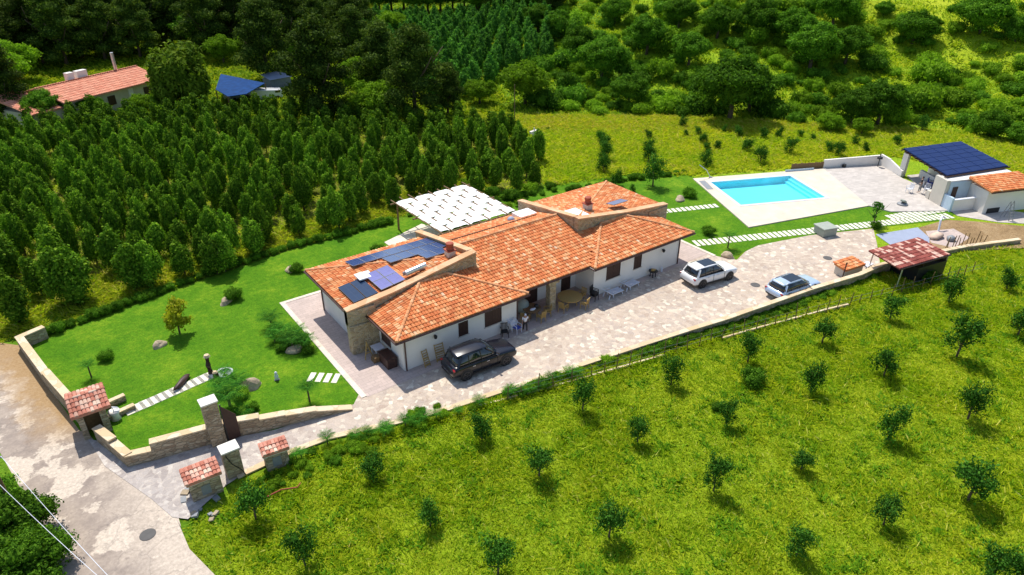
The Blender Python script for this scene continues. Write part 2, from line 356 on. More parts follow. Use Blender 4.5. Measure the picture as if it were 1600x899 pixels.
def sheet(poly, z, name, m, kind='structure'):
    b = MB(); b.prism(poly, z - .003, z) if False else b.add([(x, y, z) for x, y in poly], [tuple(range(len(poly)))])
    o = b.build(name, m)
    bm_fix(o.data); return tag(o, kind=kind)
def bm_fix(me):
    import bmesh
    bm = bmesh.new(); bm.from_mesh(me); bmesh.ops.triangulate(bm, faces=bm.faces[:])
    for f in bm.faces:
        if f.normal.z < 0: f.normal_flip()
    bm.to_mesh(me); bm.free()
def inside(x, y, poly):
    c = False; n = len(poly)
    for i in range(n):
        x1, y1 = poly[i]; x2, y2 = poly[(i + 1) % n]
        if (y1 > y) != (y2 > y) and x < (x2 - x1) * (y - y1) / (y2 - y1) + x1: c = not c
    return c
def inside_np(x, y, poly):
    c = np.zeros(x.shape, bool); n = len(poly)
    for i in range(n):
        x1, y1 = poly[i]; x2, y2 = poly[(i + 1) % n]
        if y1 == y2: continue
        c ^= ((y1 > y) != (y2 > y)) & (x < (x2 - x1) * (y - y1) / (y2 - y1) + x1)
    return c
def np_mesh(name, v, f, m, smooth=False):     # v (n,3), f (k,4) or (k,3)
    me = bpy.data.meshes.new(name); k = f.shape[1]
    me.vertices.add(len(v)); me.vertices.foreach_set('co', v.astype(np.float32).ravel())
    me.loops.add(f.size); me.loops.foreach_set('vertex_index', f.astype(np.int32).ravel())
    me.polygons.add(len(f)); me.polygons.foreach_set('loop_start', np.arange(0, f.size, k, dtype=np.int32))
    me.polygons.foreach_set('loop_total', np.full(len(f), k, dtype=np.int32))
    me.update(calc_edges=True); me.validate(); me.materials.append(m)
    if smooth: me.shade_smooth()
    return me

# ------------------------------------------------------------ terrain
def smooth(a, b, x): t = np.clip((x - a) / (b - a), 0, 1); return t * t * (3 - 2 * t)
def camxy(x, y): dx, dy = x - CX, y - CY; return dx * CA - dy * SA, dx * SA + dy * CA
def hgt(x, y):
    cx, cy = camxy(x, y)
    s = .03 + .25 * smooth(-15, 55, cx)
    d = cy - (101 - 6 * smooth(20, 70, cx))
    z = s * np.where(d > 0, d * d / (np.abs(d) + 8), 0)
    z = z + smooth(2, 25, d) * (1.2 * np.sin(cx * .11 + 1) * np.sin(cy * .09) + .8 * np.sin(cx * .23 + cy * .17)) * smooth(-30, 30, cx)
    f = smooth(.5, 4, -(y + 7.6 + .165 * (x - 18)))       # the field drops a little below the drive
    return z + f * (-.15 + .05 * np.sin(x * .9) * np.sin(y * .8 + x * .3)) * (d < 0)
def H(x, y): return float(hgt(np.array(float(x)), np.array(float(y))))
def G(u, v):                                  # pixel to terrain
    d = ray(u, v); t0 = 10.0
    for i in range(900):
        t = t0 + i * .5; x, y, z = CX + d[0] * t, CY + d[1] * t, CH + d[2] * t
        if z < H(x, y): break
    lo, hi = t - .5, t
    for _ in range(12):
        t = (lo + hi) / 2; x, y, z = CX + d[0] * t, CY + d[1] * t, CH + d[2] * t
        if z < H(x, y): hi = t
        else: lo = t
    return (x, y, H(x, y))
def GP(pts): return [G(*p)[:2] for p in pts]
E1 = Vector((math.cos(R(-24)), math.sin(R(-24)))); E2 = Vector((-E1.y, E1.x))
PO = Vector((41.3, 4.9))                      # near left corner of the pool
def PF(a, b): q = PO + E1 * a + E2 * b; return (q.x, q.y)
POOL = [PF(0, 0), PF(9.7, 0), PF(9.7, 6.7), PF(0, 6.7)]
FIELD = [P(303, 806), P(356, 778), (-11.9, -3.9), (-9, -3.6), (-3, -4.5), (9, -6.5), (20.4, -8.9), (31, -10.6), (39, -11.6), (45, -12.5), (54, -15.6), (75, -22), (140, -60), (140, -130), (0, -70), (-14, -34), P(342, 899), P(290, 858)]
MEADOW = GP([(735, 183), (800, 181), (1050, 183), (1300, 196), (1470, 206), (1600, 225), (1720, 300)]) + [P(1490, 262), P(1370, 240), P(1245, 262), P(1080, 275), P(1000, 272), P(850, 292), P(846, 250), P(790, 207)]
PLANT = [P(*p) for p in [(-40, 545), (0, 512), (50, 512), (95, 475), (165, 480), (240, 455), (330, 432), (405, 402), (475, 385), (560, 352), (625, 335), (700, 308), (790, 310), (840, 290), (845, 250), (790, 207), (700, 197), (560, 182), (420, 180), (330, 187), (160, 187), (80, 192), (0, 215), (-60, 260)]]
ax = np.unique(np.concatenate([np.linspace(-900, -60, 22), np.arange(-60, 130, 1.0), np.linspace(130, 1200, 30)]))
ay = np.unique(np.concatenate([np.linspace(-300, -40, 10), np.arange(-40, 125, 1.0), np.linspace(125, 1500, 40)]))
X, Y = np.meshgrid(ax, ay, indexing='ij'); Z = hgt(X, Y)
vx = np.stack([X.ravel(), Y.ravel(), Z.ravel()], 1); nx, ny = X.shape
I = np.arange(nx * ny).reshape(nx, ny)
F = np.stack([I[:-1, :-1], I[1:, :-1], I[1:, 1:], I[:-1, 1:]], -1).reshape(-1, 4)
big = POOL
inb = inside_np(vx[:, 0], vx[:, 1], big); F = F[~inb[F].any(1)]
me = np_mesh('terrain', vx, F, M['terrain'], True)
cx, cy = camxy(vx[:, 0], vx[:, 1])
colr = np.empty((len(vx), 4), np.float32); colr[:] = (.13, .24, .012, 1)
colr[cx > 20] = (.26, .38, .015, 1)
hill = smooth(40, 90, cx) * smooth(100, 150, cy); colr[:, :3] = colr[:, :3] * (1 - hill[:, None]) + np.array((.48, .52, .03)) * hill[:, None]
colr[inside_np(vx[:, 0], vx[:, 1], MEADOW)] = (.42, .48, .02, 1)
md = inside_np(vx[:, 0], vx[:, 1], MEADOW) & (cy > 92); colr[md] = (.46, .44, .03, 1)
colr[inside_np(vx[:, 0], vx[:, 1], PLANT)] = (.17, .18, .025, 1)
colr[inside_np(vx[:, 0], vx[:, 1], FIELD)] = (.24, .31, .012, 1)
a = me.color_attributes.new('zone', 'FLOAT_COLOR', 'POINT'); a.data.foreach_set('color', colr.ravel())
to = bpy.data.objects.new('terrain', me); link(to); tag(to, kind='structure')

# ------------------------------------------------------------ ground sheets
LAWN = [(-20.2, 18.5), (-18.2, 6.2), (-17.4, 4.6), (-16.4, 1.9), (-15.2, 1.5), (-12.2, .9), (-8.9, -.3), (-4.0, -1.6), (-3.2, -.2), (-3.2, 13.3), (8.3, 13.3), (29.8, 13.3), (29.8, -2.1), (34.9, -1.9), (40.6, -3.4), (47.1, -6), (54.3, -9.2), (57.2, -9.0), (57, -5), (51.6, -2.5), (37.7, 1.3), (43.6, 12.7), (44.5, 14.6), (40.3, 18.4), (28.8, 21.6), (22, 23), (11.3, 22), (.8, 22.2), (-6.6, 21.1), (-15.4, 19.3)]
sheet(LAWN, .02, 'lawn', M['lawn'])
WALLPTS = [(-11.9, -3.2), (-9, -3.05), (-6.7, -3.2), (-3, -4.3), (.2, -5.05), (9, -6.4), (14.2, -7.38), (18.3, -8.2), *[P(u, v, h) for u, v, h in ((1136, 499, .6), (1172, 486, .7), (1211, 471.5, .78), (1268, 451, .8), (1344, 430, .7))], (38.9, -11.2), (45, -12.2), (49.1, -13.4), (54.5, -15.6)]
DRIVE = [(-15.4, -4.0), (-14.8, -4.6), (-12.6, -3.4)] + WALLPTS[:-3] + [(44, -8), (46.8, -6.1), (40.6, -3.4), (34.9, -1.9), (33.0, -2.0), (31.0, -2.6), (30.2, -1.2), (29.9, -.2), (-3.2, -.1), (-4.2, -1.15), (-8.9, -.6), (-12.2, .5), (-15.2, 1.2), (-16.3, 1.6), (-17.2, 4.2), (-17.9, 5.0), (-17.5, 2.0), (-16.0, -2.0)]
sheet(DRIVE, .03, 'driveway_paving', M['paving'])
sheet([(-3.2, -1.0), (-3.2, 13.3), (29.9, 13.3), (29.9, -.3), (16, -.7), (9.6, -.9)], .04, 'house_apron', M['apron'])
K = MB(); K.box(-3.55, -3.2, -.9, 13.6, 0, .07); K.box(-3.2, 8, 13.3, 13.6, 0, .07); K.box(29.9, 30.2, -1.0, 13.6, 0, .07)
K.prism([(8, 13.3), (10.8, 13.3), (13.5, 18.0), (12.8, 20.2), (8, 18.6)], 0, .07)
struct(K, 'apron_kerb', M['kerbstone'])
ROAD = [P(*p) for p in [(-260, 500), (0, 536), (30, 540)]] + [(-19.9, 17.5), (-18.9, 12.0), (-17.9, 6.4), (-17.6, 4.3), (-16.7, 1.2), (-15.4, .9), (-15.0, -2), (-15.2, -4.9)] + [P(*p) for p in [(278, 815), (296, 858), (336, 899), (430, 1000), (130, 1040), (88, 899), (86, 850), (30, 760), (-10, 690), (-260, 620)]]
sheet(ROAD, .012, 'road', M['road'])
sheet([P(*p) for p in [(1368, 367), (1434, 356), (1452, 372), (1452, 384), (1392, 384)]], .036, 'screed_slab', M['screed'])
sheet([P(*p) for p in [(1436, 356), (1478, 344), (1530, 347), (1620, 356), (1640, 386), (1500, 393), (1450, 388)]], .03, 'building_earth', M['earth'])
sheet([P(*p) for p in [(1446, 362), (1490, 358), (1515, 372), (1490, 388), (1455, 380)]], .036, 'concrete_pad', M['apron'])
sheet([P(*p) for p in [(1484, 330), (1496, 338), (1560, 348), (1640, 352), (1640, 338), (1500, 320)]], .033, 'pool_house_pavement', M['terrace'])
def inset(d): return [PF(-d, -d), PF(9.7 + d, -d), PF(9.7 + d, 6.7 + d), PF(-d, 6.7 + d)]
OD = [(37.4, 1.0), (51.7, -2.9), (58.2, 6.3), (43.4, 13.0)]
D = MB()
for i in range(4):
    j = (i + 1) % 4; D.prism([OD[i], OD[j], inset(.25)[j], inset(.25)[i]], -.2, .12)
struct(D, 'pool_deck', M['deck'])
D = MB(); D.prism([(51.72, -2.9), (52.0, -5.0), (57.2, -8.5), (60.9, -5.6), (62.4, -.8), (64.8, 3.1), (58.22, 6.35)], -.2, .115)
struct(D, 'pool_terrace', M['terrace'])
pool = thing('swimming_pool', 'rectangular turquoise swimming pool set in the cream deck', 'swimming pool')
B = MB()
pi = inset(0.0); po = inset(.25)
for i in range(4):
    j = (i + 1) % 4; B.prism([po[i], po[j], pi[j], pi[i]], -.65, -.05)
B.prism(po, -.8, -.65); B.prism([PF(9.0, .0), PF(9.7, 0), PF(9.7, 6.7), PF(9.0, 6.7)], -.65, -.4); B.prism([PF(9.35, .0), PF(9.7, 0), PF(9.7, 6.7), PF(9.35, 6.7)], -.4, -.15)
B.build('basin', M['basin'], pool)
B = MB()
for i in range(4):
    j = (i + 1) % 4; pk = inset(.3); B.prism([pk[i], pk[j], pi[j], pi[i]], -.04, .15)
B.build('coping', M['white'], pool)
B = MB(); B.add([(*p, .085) for p in inset(-.002)], [(0, 1, 2, 3)]); B.build('water_surface', M['water'], pool)

# ------------------------------------------------------------ villa
villa = thing('villa', 'long single storey white villa under orange tiled hip roofs with stone parapets', 'villa')
def wallbox(name, x0, x1, y0, y1, z0, z1, m=None, label=None):
    return MB().box(x0, x1, y0, y1, z0, z1).build(name, m or M['plaster'], villa, label=label)
wallbox('wall', 0, 9.15, 0, 4.0, 0, 2.74); wallbox('wall', 16.6, 26.3, 0, 4.0, 0, 2.74)
wallbox('wall', 9.0, 16.75, 2.1, 10.0, 0, 2.9)
wallbox('wall', -1.1, 9.1, 3.99, 10.7, 0, 3.15); wallbox('wall', 17.0, 28.0, 3.99, 11.2, 0, 3.15)
RZ = random.Random(3)
def roof(poly, zf, name='roof', m='tile', tw=.235, tl=.34, parent=None, arc=.085, flip=False):
    """tiled roof plane; zf(x,y)=a+bx+cy. roof slab with the curved tiles as a mesh of its own islands"""
    parent = parent or villa
    a, b, c = zf; g = math.hypot(b, c); ux, uy = b / g, c / g; sx, sy = -uy, ux      # u: up slope, s: along
    Zf = lambda x, y: a + b * x + c * y
    B = MB(); B.prism(poly, lambda x, y: Zf(x, y) - .12, Zf)
    ss = [p[0] * sx + p[1] * sy for p in poly]; us = [p[0] * ux + p[1] * uy for p in poly]
    nseg = 4
    for i in range(int((max(ss) - min(ss)) / tw) + 1):
        s0 = min(ss) + (i + .5) * tw
        for j in range(int((max(us) - min(us)) / tl) + 1):
            u0 = min(us) + j * tl
            cx_, cy_ = sx * s0 + ux * (u0 + tl * .5), sy * s0 + uy * (u0 + tl * .5)
            if not inside(cx_, cy_, poly): continue
            wd = tw * .56; vs = []; js = RZ.uniform(-.012, .012); jz = RZ.uniform(0, .012)
            for e, (uu, dz, ww) in enumerate(((u0 - .03, .035, 1.0), (u0 + tl, .008, .82))):
                for k in range(nseg + 1):
                    t = math.pi * k / nseg; o = -math.cos(t) * wd * ww + js; h = math.sin(t) * arc * ww + dz + jz
                    x, y = sx * (s0 + o) + ux * uu, sy * (s0 + o) + uy * uu
                    vs.append((x, y, Zf(x, y) + h))
            fs = [(k, k + 1, nseg + 2 + k, nseg + 1 + k) for k in range(nseg)]
            lo = len(vs); vs.append((sx * s0 + ux * (u0 - .03), sy * s0 + uy * (u0 - .03), Zf(sx * s0 + ux * u0, sy * s0 + uy * u0)))
            fs += [(lo, k + 1, k) for k in range(nseg)]
            B.add(vs, fs)
    return B.build(name, M[m], parent)
def ridge(pts, parent, r=.13, m='ridge'):
    B = MB()
    for p, q in zip(pts[:-1], pts[1:]):
        p, q = Vector(p), Vector(q); n = max(1, int((q - p).length / .36))
        for i in range(n):
            a = p.lerp(q, i / n); b = p.lerp(q, (i + 1.08) / n); B.tube([a, b], [r, r * .85], 8)
    B.build('ridge_tiles', M[m], parent)
def gutter(pts, parent, r=.07):
    MB().tube(pts, r, 8).build('gutter', M['gutter'], parent)
k1 = .258; k2 = .25
# left wing
LWf = (2.8 + .5 * k2, 0, k2); r1 = roof([(-.65, -.5), (9.85, -.5), (5.7, 3.8), (3.5, 3.8)], LWf)
r2 = roof([(-.65, -.5), (3.5, 3.8), (-.65, 3.8)], (2.8 + .65 * k1, k1, 0))
r3 = roof([(9.85, -.5), (9.85, .1), (6.1, 3.8), (5.7, 3.8)], (2.8 + 9.85 * k1, -k1, 0))
ridge([(-.65, -.5, 2.86), (3.5, 3.75, 3.93)], r1); ridge([(9.85, -.5, 2.86), (5.75, 3.75, 3.93)], r1); ridge([(3.5, 3.75, 3.93), (5.75, 3.75, 3.93)], r1)
# right wing
r4 = roof([(16.2, -.5), (27.4, -.5), (23.4, 3.8), (20.6, 3.8)], LWf)
r5 = roof([(16.2, -.5), (20.6, 3.8), (20.2, 3.8), (16.2, .1)], (2.8 - 16.2 * .25, .25, 0))
r6 = roof([(27.4, -.5), (27.4, 3.8), (23.4, 3.8)], (2.8 + 27.4 * .27, -.27, 0))
ridge([(16.2, -.5, 2.86), (20.6, 3.75, 3.93)], r4); ridge([(27.4, -.5, 2.86), (23.4, 3.75, 3.95)], r4); ridge([(20.6, 3.75, 3.93), (23.4, 3.75, 3.93)], r4)
# middle
r7 = roof([(9.85, .1), (16.2, .1), (20.2, 3.8), (18.3, 3.8), (18.3, 6.4), (8.1, 6.4), (8.1, 3.8), (6.1, 3.8)], (2.8 - .1 * k2, 0, k2))
r8 = roof([(8.1, 6.4), (18.3, 6.4), (18.3, 10.4), (8.1, 10.4)], (4.375 + 6.4 * k2, 0, -k2))
ridge([(8.4, 6.4, 4.43), (18.0, 6.4, 4.43)], r7, .16)
gutter([(8.3, 8.0, 4.12), (17.2, 8.0, 4.12)], r8, .035)
# corner quarter pyramids behind the parapets
q1, q2 = 1.2 / 10.15, 1.2 / 7.1
rw = roof([(-1.85, 4.2), (8.3, 4.3), (-1.85, 11.4)], (3.25 + 1.85 * q1, q1, 0), label if False else 'roof')
rn = roof([(-1.85, 11.4), (8.3, 4.3), (8.3, 11.4)], (3.25 + 11.4 * q2, 0, -q2))
ridge([(-1.85, 11.4, 3.3), (8.2, 4.35, 4.5)], rn)
q3, q4 = 1.2 / 10.6, 1.2 / 7.6
re_ = roof([(28.9, 4.2), (28.9, 11.9), (18.3, 4.3)], (3.25 + 28.9 * q3, -q3, 0))
rn2 = roof([(18.3, 4.3), (28.9, 11.9), (18.3, 11.9)], (3.25 + 11.9 * q4, 0, -q4))
ridge([(28.9, 11.9, 3.3), (18.5, 4.45, 4.5)], rn2)
for pts, rr in (([(-.72, -.56, 2.72), (9.9, -.56, 2.72)], r1), ([(-.72, -.56, 2.72), (-.72, 3.75, 2.72)], r2), ([(9.9, -.56, 2.72), (9.9, .06, 2.72)], r3),
                ([(9.9, .04, 2.72), (16.16, .04, 2.72)], r7), ([(16.13, .04, 2.72), (16.13, -.56, 2.72)], r5), ([(16.13, -.56, 2.72), (27.47, -.56, 2.72)], r4),
                ([(27.47, -.56, 2.72), (27.47, 3.75, 2.72)], r6), ([(-1.92, 4.3, 3.17), (-1.92, 11.46, 3.17)], rw), ([(-1.92, 11.46, 3.17), (8.2, 11.46, 3.17)], rn),
                ([(28.97, 4.3, 3.17), (28.97, 11.96, 3.17)], re_)): gutter(pts, rr)
# stone parapets: (x or y, top z) profiles
def parapet(pts, nrm, th, zb, name='parapet'):
    """pts: (x,y,ztop) along the wall face; nrm: unit vector to the inner side"""
    B = MB(); Cp = MB(); n = len(pts)
    for (x0, y0, z0), (x1, y1, z1) in zip(pts[:-1], pts[1:]):
        B.prism([(x0, y0), (x1, y1), (x1 + nrm[0] * th, y1 + nrm[1] * th), (x0 + nrm[0] * th, y0 + nrm[1] * th)], zb, [z0 - .1, z1 - .1, z1 - .1, z0 - .1] if True else 0)
        e = .07; a = (x0 - nrm[0] * e, y0 - nrm[1] * e); b = (x1 - nrm[0] * e, y1 - nrm[1] * e)
        c = (x1 + nrm[0] * (th + e), y1 + nrm[1] * (th + e)); d = (x0 + nrm[0] * (th + e), y0 + nrm[1] * (th + e))
        Cp.prism([a, b, c, d], [z0 - .1, z1 - .1, z1 - .1, z0 - .1], [z0, z1, z1, z0])
    o = B.build(name, M['stone'], villa); Cp.build('coping', M['coping'], o)
def ccw(fn):
    return fn
parapet([(-2.0, 3.8, 3.5), (1.5, 3.8, 3.85), (8.3, 3.8, 4.92)], (0, 1), .45, 2.2)
parapet([(8.3, 4.32, 4.92), (8.3, 8.5, 4.2), (8.3, 12.2, 3.55)], (-1, 0), .4, 2.6)
parapet([(18.1, 3.8, 4.98), (24, 3.8, 4.15), (28.7, 3.8, 3.7)], (0, 1), .45, 2.6)
parapet([(18.1, 4.32, 4.98), (18.1, 8.2, 4.45), (18.1, 11.8, 3.95)], (1, 0), .4, 2.6)
# thick stone pier at the left end
B = MB(); B.prism([(-1.95, 3.7), (-.0, 3.45), (-.02, 4.3), (-1.95, 4.3)], 0, 2.3); B.prism([(-2.0, 3.78), (0, 3.6), (0, 4.3), (-2.0, 4.3)], 2.3, 3.42)
B.build('stone_pier', M['stone'], villa, bevel=.04)
MB().prism([(26.3, 3.7), (28.6, 3.7), (28.6, 4.3), (26.3, 4.3)], 0, 3.5).build('stone_pier', M['stone'], villa)
# porch: pier, stone corner, entry door
B = MB(); B.prism([(12.45, .25), (13.05, .25), (13.05, .75), (12.45, .75)], 0, 2.6); B.prism([(12.3, .22), (13.35, .22), (13.35, .8), (12.3, .8)], 2.3, 2.72)
B.build('porch_pier', M['stone'], villa, bevel=.03)
def opening(x, z0, z1, w_, y, name='window', side='front', slats=6, label=None):
    B = MB(); f = .07; B2 = MB()
    if side == 'front':
        pr = y - .035
        B.box(x, x + w_, pr, y + .02, z1 - f, z1); B.box(x, x + w_, pr, y + .02, z0, z0 + f)
        B.box(x, x + f, pr, y + .02, z0 + f, z1 - f); B.box(x + w_ - f, x + w_, pr, y + .02, z0 + f, z1 - f)
        B.box(x + w_ / 2 - .03, x + w_ / 2 + .03, pr + .003, y + .02, z0 + f, z1 - f)
        n = int((z1 - z0 - 2 * f) / .09)
        for i in range(n):
            zz = z0 + f + (i + .5) * .09; B2.box(x + f, x + w_ - f, y - .018, y + .01, zz - .035, zz + .02)
        B2.box(x + f, x + w_ - f, y - .006, y + .02, z0 + f, z1 - f)
    else:
        pr = y - .035
        B.box(pr, y + .02, x, x + w_, z1 - f, z1); B.box(pr, y + .02, x, x + w_, z0, z0 + f)
        B.box(pr, y + .02, x, x + f, z0 + f, z1 - f); B.box(pr, y + .02, x + w_ - f, x + w_, z0 + f, z1 - f)
        B.box(pr + .003, y + .02, x + w_ / 2 - .03, x + w_ / 2 + .03, z0 + f, z1 - f)
        B2.box(y - .012, y + .02, x + f, x + w_ - f, z0 + f, z1 - f)
    o = B.build(name, M['wood'], villa, label=label); B2.build('shutter', M['wood'], o)
    if name == 'window':
        s = MB(); (s.box(x - .06, x + w_ + .06, y - .09, y + .01, z0 - .06, z0 - .003) if side == 'front' else s.box(y - .09, y + .01, x - .06, x + w_ + .06, z0 - .06, z0 - .003)); s.build('sill', M['plaster_warm'], o)
opening(4.24, 1.1, 2.17, .76, 0, label='narrow brown shuttered window of the left wing')
opening(6.4, 1.05, 2.22, 1.42, 0, label='wide brown shuttered window of the left wing')
opening(17.92, 1.09, 2.3, 1.48, 0, label='wide brown shuttered window of the right wing')
opening(20.93, 1.12, 2.22, .85, 0, label='narrow brown shuttered window of the right wing')
opening(1.78, .9, 2.2, 1.33, 0, side='west', label='dark window in the left end wall')
opening(15.1, .05, 2.15, .95, 2.1, 'door', label='dark door under the porch beside the right wing')
opening(11.2, .05, 2.2, 1.5, 2.1, 'door', label='brown double door behind the porch pier')
for x, y, z1 in ((.12, -.06, 2.7), (9.22, .03, 2.7), (26.25, -.06, 2.7)):
    MB().tube([(x, y, z1), (x, y, .05)], .05, 8).build('downpipe', M['gutter'], villa)
MB().tube([(-1.16, 10.6, 3.1), (-1.16, 10.6, .05)], .05, 8).build('downpipe', M['gutter'], villa)
for x in (2.35, 24.2):
    B = MB(); B.box(x - .04, x + .04, -.12, 0, 1.95, 2.0); B.lathe([(.03, 0), (.1, .05), (.13, .22), (.05, .3), (.02, .33)], (x, -.17, 1.75), 8); B.build('wall_lamp', M['black'], villa)
# roof equipment
def panel(cx_, cy_, zf, a, b, m, tilt=None, lift=.2, fr=.02, name='solar_panel', label=None, rot=0.0):
    A_, b_, c_ = zf; nrm = Vector((-b_, -c_, 1)).normalized()
    if tilt is not None: nrm = Vector(tilt).normalized()
    xa = Vector((math.cos(rot), math.sin(rot), 0)); xa = (xa - nrm * xa.dot(nrm)).normalized(); ya = nrm.cross(xa)
    mt = Matrix((xa, ya, nrm)).transposed()
    c = Vector((cx_, cy_, A_ + b_ * cx_ + c_ * cy_ + lift))
    B = MB(); B.obox((0, 0, 0), Matrix.Identity(3), (a, b, .04)); o = B.build(name, M[m], villa, label=label)
    o.matrix_local = Matrix.Translation(c) @ mt.to_4x4()
    B = MB()
    for sx_, sy_, l, ww in ((0, b / 2, a + fr, fr), (0, -b / 2, a + fr, fr), (a / 2, 0, fr, b - fr), (-a / 2, 0, fr, b - fr)):
        B.obox((sx_, sy_, .003), Matrix.Identity(3), (l, ww, .05))
    B.build('panel_frame', M['grey'] if m != 'pv_dark' else M['black'], o)
    return o
NP = (3.25 + 11.4 * q2, 0, -q2); WP = (3.25 + 1.85 * q1, q1, 0)
for row, (y, x0, n) in enumerate(((9.55, 1.35, 7), (7.95, 3.6, 5), (6.5, 4.95, 2))):
    for i in range(n):
        if row == 2: panel(x0 + i * 1.03 + .9, y + .05, NP, .99, 1.35, 'pv_blue')
        else: panel(x0 + i * 1.03, y, NP, .99, 1.5, 'pv_blue')
panel(-.72, 5.75, WP, .86, 2.6, 'pv_dark', lift=.22, name='solar_collector', label='dark solar collector near the left eave')
panel(.2, 5.7, WP, .86, 2.6, 'pv_dark', lift=.22, name='solar_collector', label='dark solar collector nearest the lilac array')
for i in range(2):
    for j in range(2):
        panel(1.35 + i * .95, 5.05 + j * 1.35, WP, .9, 1.3, 'pv_lilac', lift=.32, label=['lilac solar panel, front left of its four', 'lilac solar panel, back left of its four', 'lilac solar panel, front right of its four', 'lilac solar panel, back right of its four'][i * 2 + j])
o = MB().obox((0, 0, 0), Matrix.Identity(3), (1.1, 1.0, .1)).build('white_cover_board', M['canvas'], villa); o.location = (.85, 7.0, 3.9)
B = MB(); B.tube([(3.0, 4.75, 4.35), (4.6, 4.75, 4.55)], .2, 12); B.box(2.9, 4.7, 4.95, 5.0, 4.1, 4.4); B.build('water_heater', M['aluminium'], villa, label='pale horizontal water heater tank behind the front parapet')
MB().box(18.75, 20.35, 4.85, 6.7, 4.15, 4.4).build('roof_platform', M['canvas'], villa, label='flat white platform behind the right parapet corner')
panel(24.1, 5.5, (3.25 + 11.9 * q4, 0, -q4), 1.7, .9, 'pv_lilac', lift=.13, label='pale blue panel behind the right parapet')
MB().box(16.0, 17.7, 8.6, 9.9, 3.3, 3.95).build('roof_platform', M['canvas'], villa, label='white tiled platform behind the middle roof')
MB().lathe([(.3, 0), (.34, .2), (.2, .36), (.02, .42)], (15.2, 8.9, 3.7), 12).build('vent_dome', M['screed'], villa, True)
def chimney(x, y, z, label):
    o = MB().box(x - .3, x + .3, y - .3, y + .3, z - .6, z + .45).build('chimney', M['plaster_warm'], villa, label=label)
    B = MB(); B.box(x - .36, x + .36, y - .36, y + .36, z + .45, z + .52); B.lathe([(.28, .52), (.3, .6), (.24, .75), (.28, .82), (.3, 1.02), (.2, 1.06)], (x, y, z), 10); B.build('chimney_pot', M['clay'], o)
chimney(7.0, 5.3, 4.35, 'red topped chimney beside the blue solar array'); chimney(21.3, 6.2, 4.25, 'red topped chimney on the back right roof')

# ------------------------------------------------------------ garden walls, gate, shelters
def garden_wall(label, segs, th=.4, m='stone_garden', cap='coping_sand', name='garden_wall'):
    """segs: list of (p, q, top at p, top at q)"""
    t = thing(name, label, 'wall', (segs[0][0][0], segs[0][0][1], 0))
    ox, oy = segs[0][0][0], segs[0][0][1]
    for p, q, z0, z1 in segs:
        p = Vector((p[0] - ox, p[1] - oy)); q = Vector((q[0] - ox, q[1] - oy)); d = (q - p).normalized(); n = Vector((-d.y, d.x)) * th
        B = MB(); B.prism([tuple(p), tuple(q), tuple(q + n), tuple(p + n)], -.3, [z0 - .08, z1 - .08, z1 - .08, z0 - .08]); B.build('wall_section', M[m], t)
        e = n.normalized() * .04; B = MB(); B.prism([tuple(p - e), tuple(q - e), tuple(q + n + e), tuple(p + n + e)], [z0 - .08, z1 - .08, z1 - .08, z0 - .08], [z0, z1, z1, z0]); B.build('coping', M[cap], t)
    return t
garden_wall('long sandstone garden wall beside the road, left of the tiled shelter', [((-18.6, 18.9), (-20.2, 18.3), .95, .95), ((-20.25, 18.2), (-19.2, 11.9), 1.0, 1.1), ((-19.2, 11.9), (-18.15, 6.9), 1.3, 1.35)])
garden_wall('stepped sandstone garden wall curving from the shelter round the lawn corner to the gate', [((-17.5, 4.4), (-16.95, 2.7), 1.05, 1.05), ((-16.95, 2.7), (-16.5, 1.15), .85, .85), ((-16.5, 1.15), (-15.2, .85), .8, .75), ((-15.2, .85), (-12.3, .35), 1.25, 1.2)])
garden_wall('stepped sandstone garden wall along the driveway, right of the gate pillar', [((-11.5, .25), (-9.6, -.3), 1.2, 1.1), ((-9.6, -.3), (-8.2, -.65), .95, .85), ((-8.2, -.65), (-6.5, -1.1), .8, .65), ((-6.5, -1.1), (-4.5, -1.65), .6, .15)])
def pillar(label, x, y, w_, h, name='gate_pillar'):
    t = thing(name, label, 'pillar', (x, y, 0))
    MB().box(-w_ / 2, w_ / 2, -w_ * .42, w_ * .42, -.1, h).build('shaft', M['stone_garden'], t)
    MB().box(-w_ / 2 - .06, w_ / 2 + .06, -w_ * .42 - .06, w_ * .42 + .06, h, h + .09).build('cap', M['pillar_cap'], t, bevel=.02); return t
pillar('tall stone gate pillar with white cap on the lawn side', -11.9, .3, .8, 2.95)
t = pillar('lower stone gate pillar with white cap on the field side', -11.9, -2.75, .85, 1.8)
MB().tube([(-.3, -.45, 1.7), (-.1, -.5, 1.1), (.3, -.55, .5), (.45, -.6, 0)], .03, 6).build('cable', M['black'], t)
t = thing('driveway_gate', 'dark metal driveway gate leaf folded open against the tall pillar', 'gate', (-11.42, .3, 0))
B = MB(); B.prism([(0, 0), (.06, 0), (.06, 2.3), (0, 2.3)], .1, [2.3, 2.3, 1.5, 1.5]) ; 
B = MB(); B.prism([(0, -.35), (.7, -.35), (.7, -.3), (0, -.3)], .1, [2.6, 1.7, 1.7, 2.6]); B.build('gate_leaf', M['wood'], t)
MB().tube([(0, -.33, 0), (0, -.33, 2.7)], .045, 8).build('hinge_post', M['black'], t)
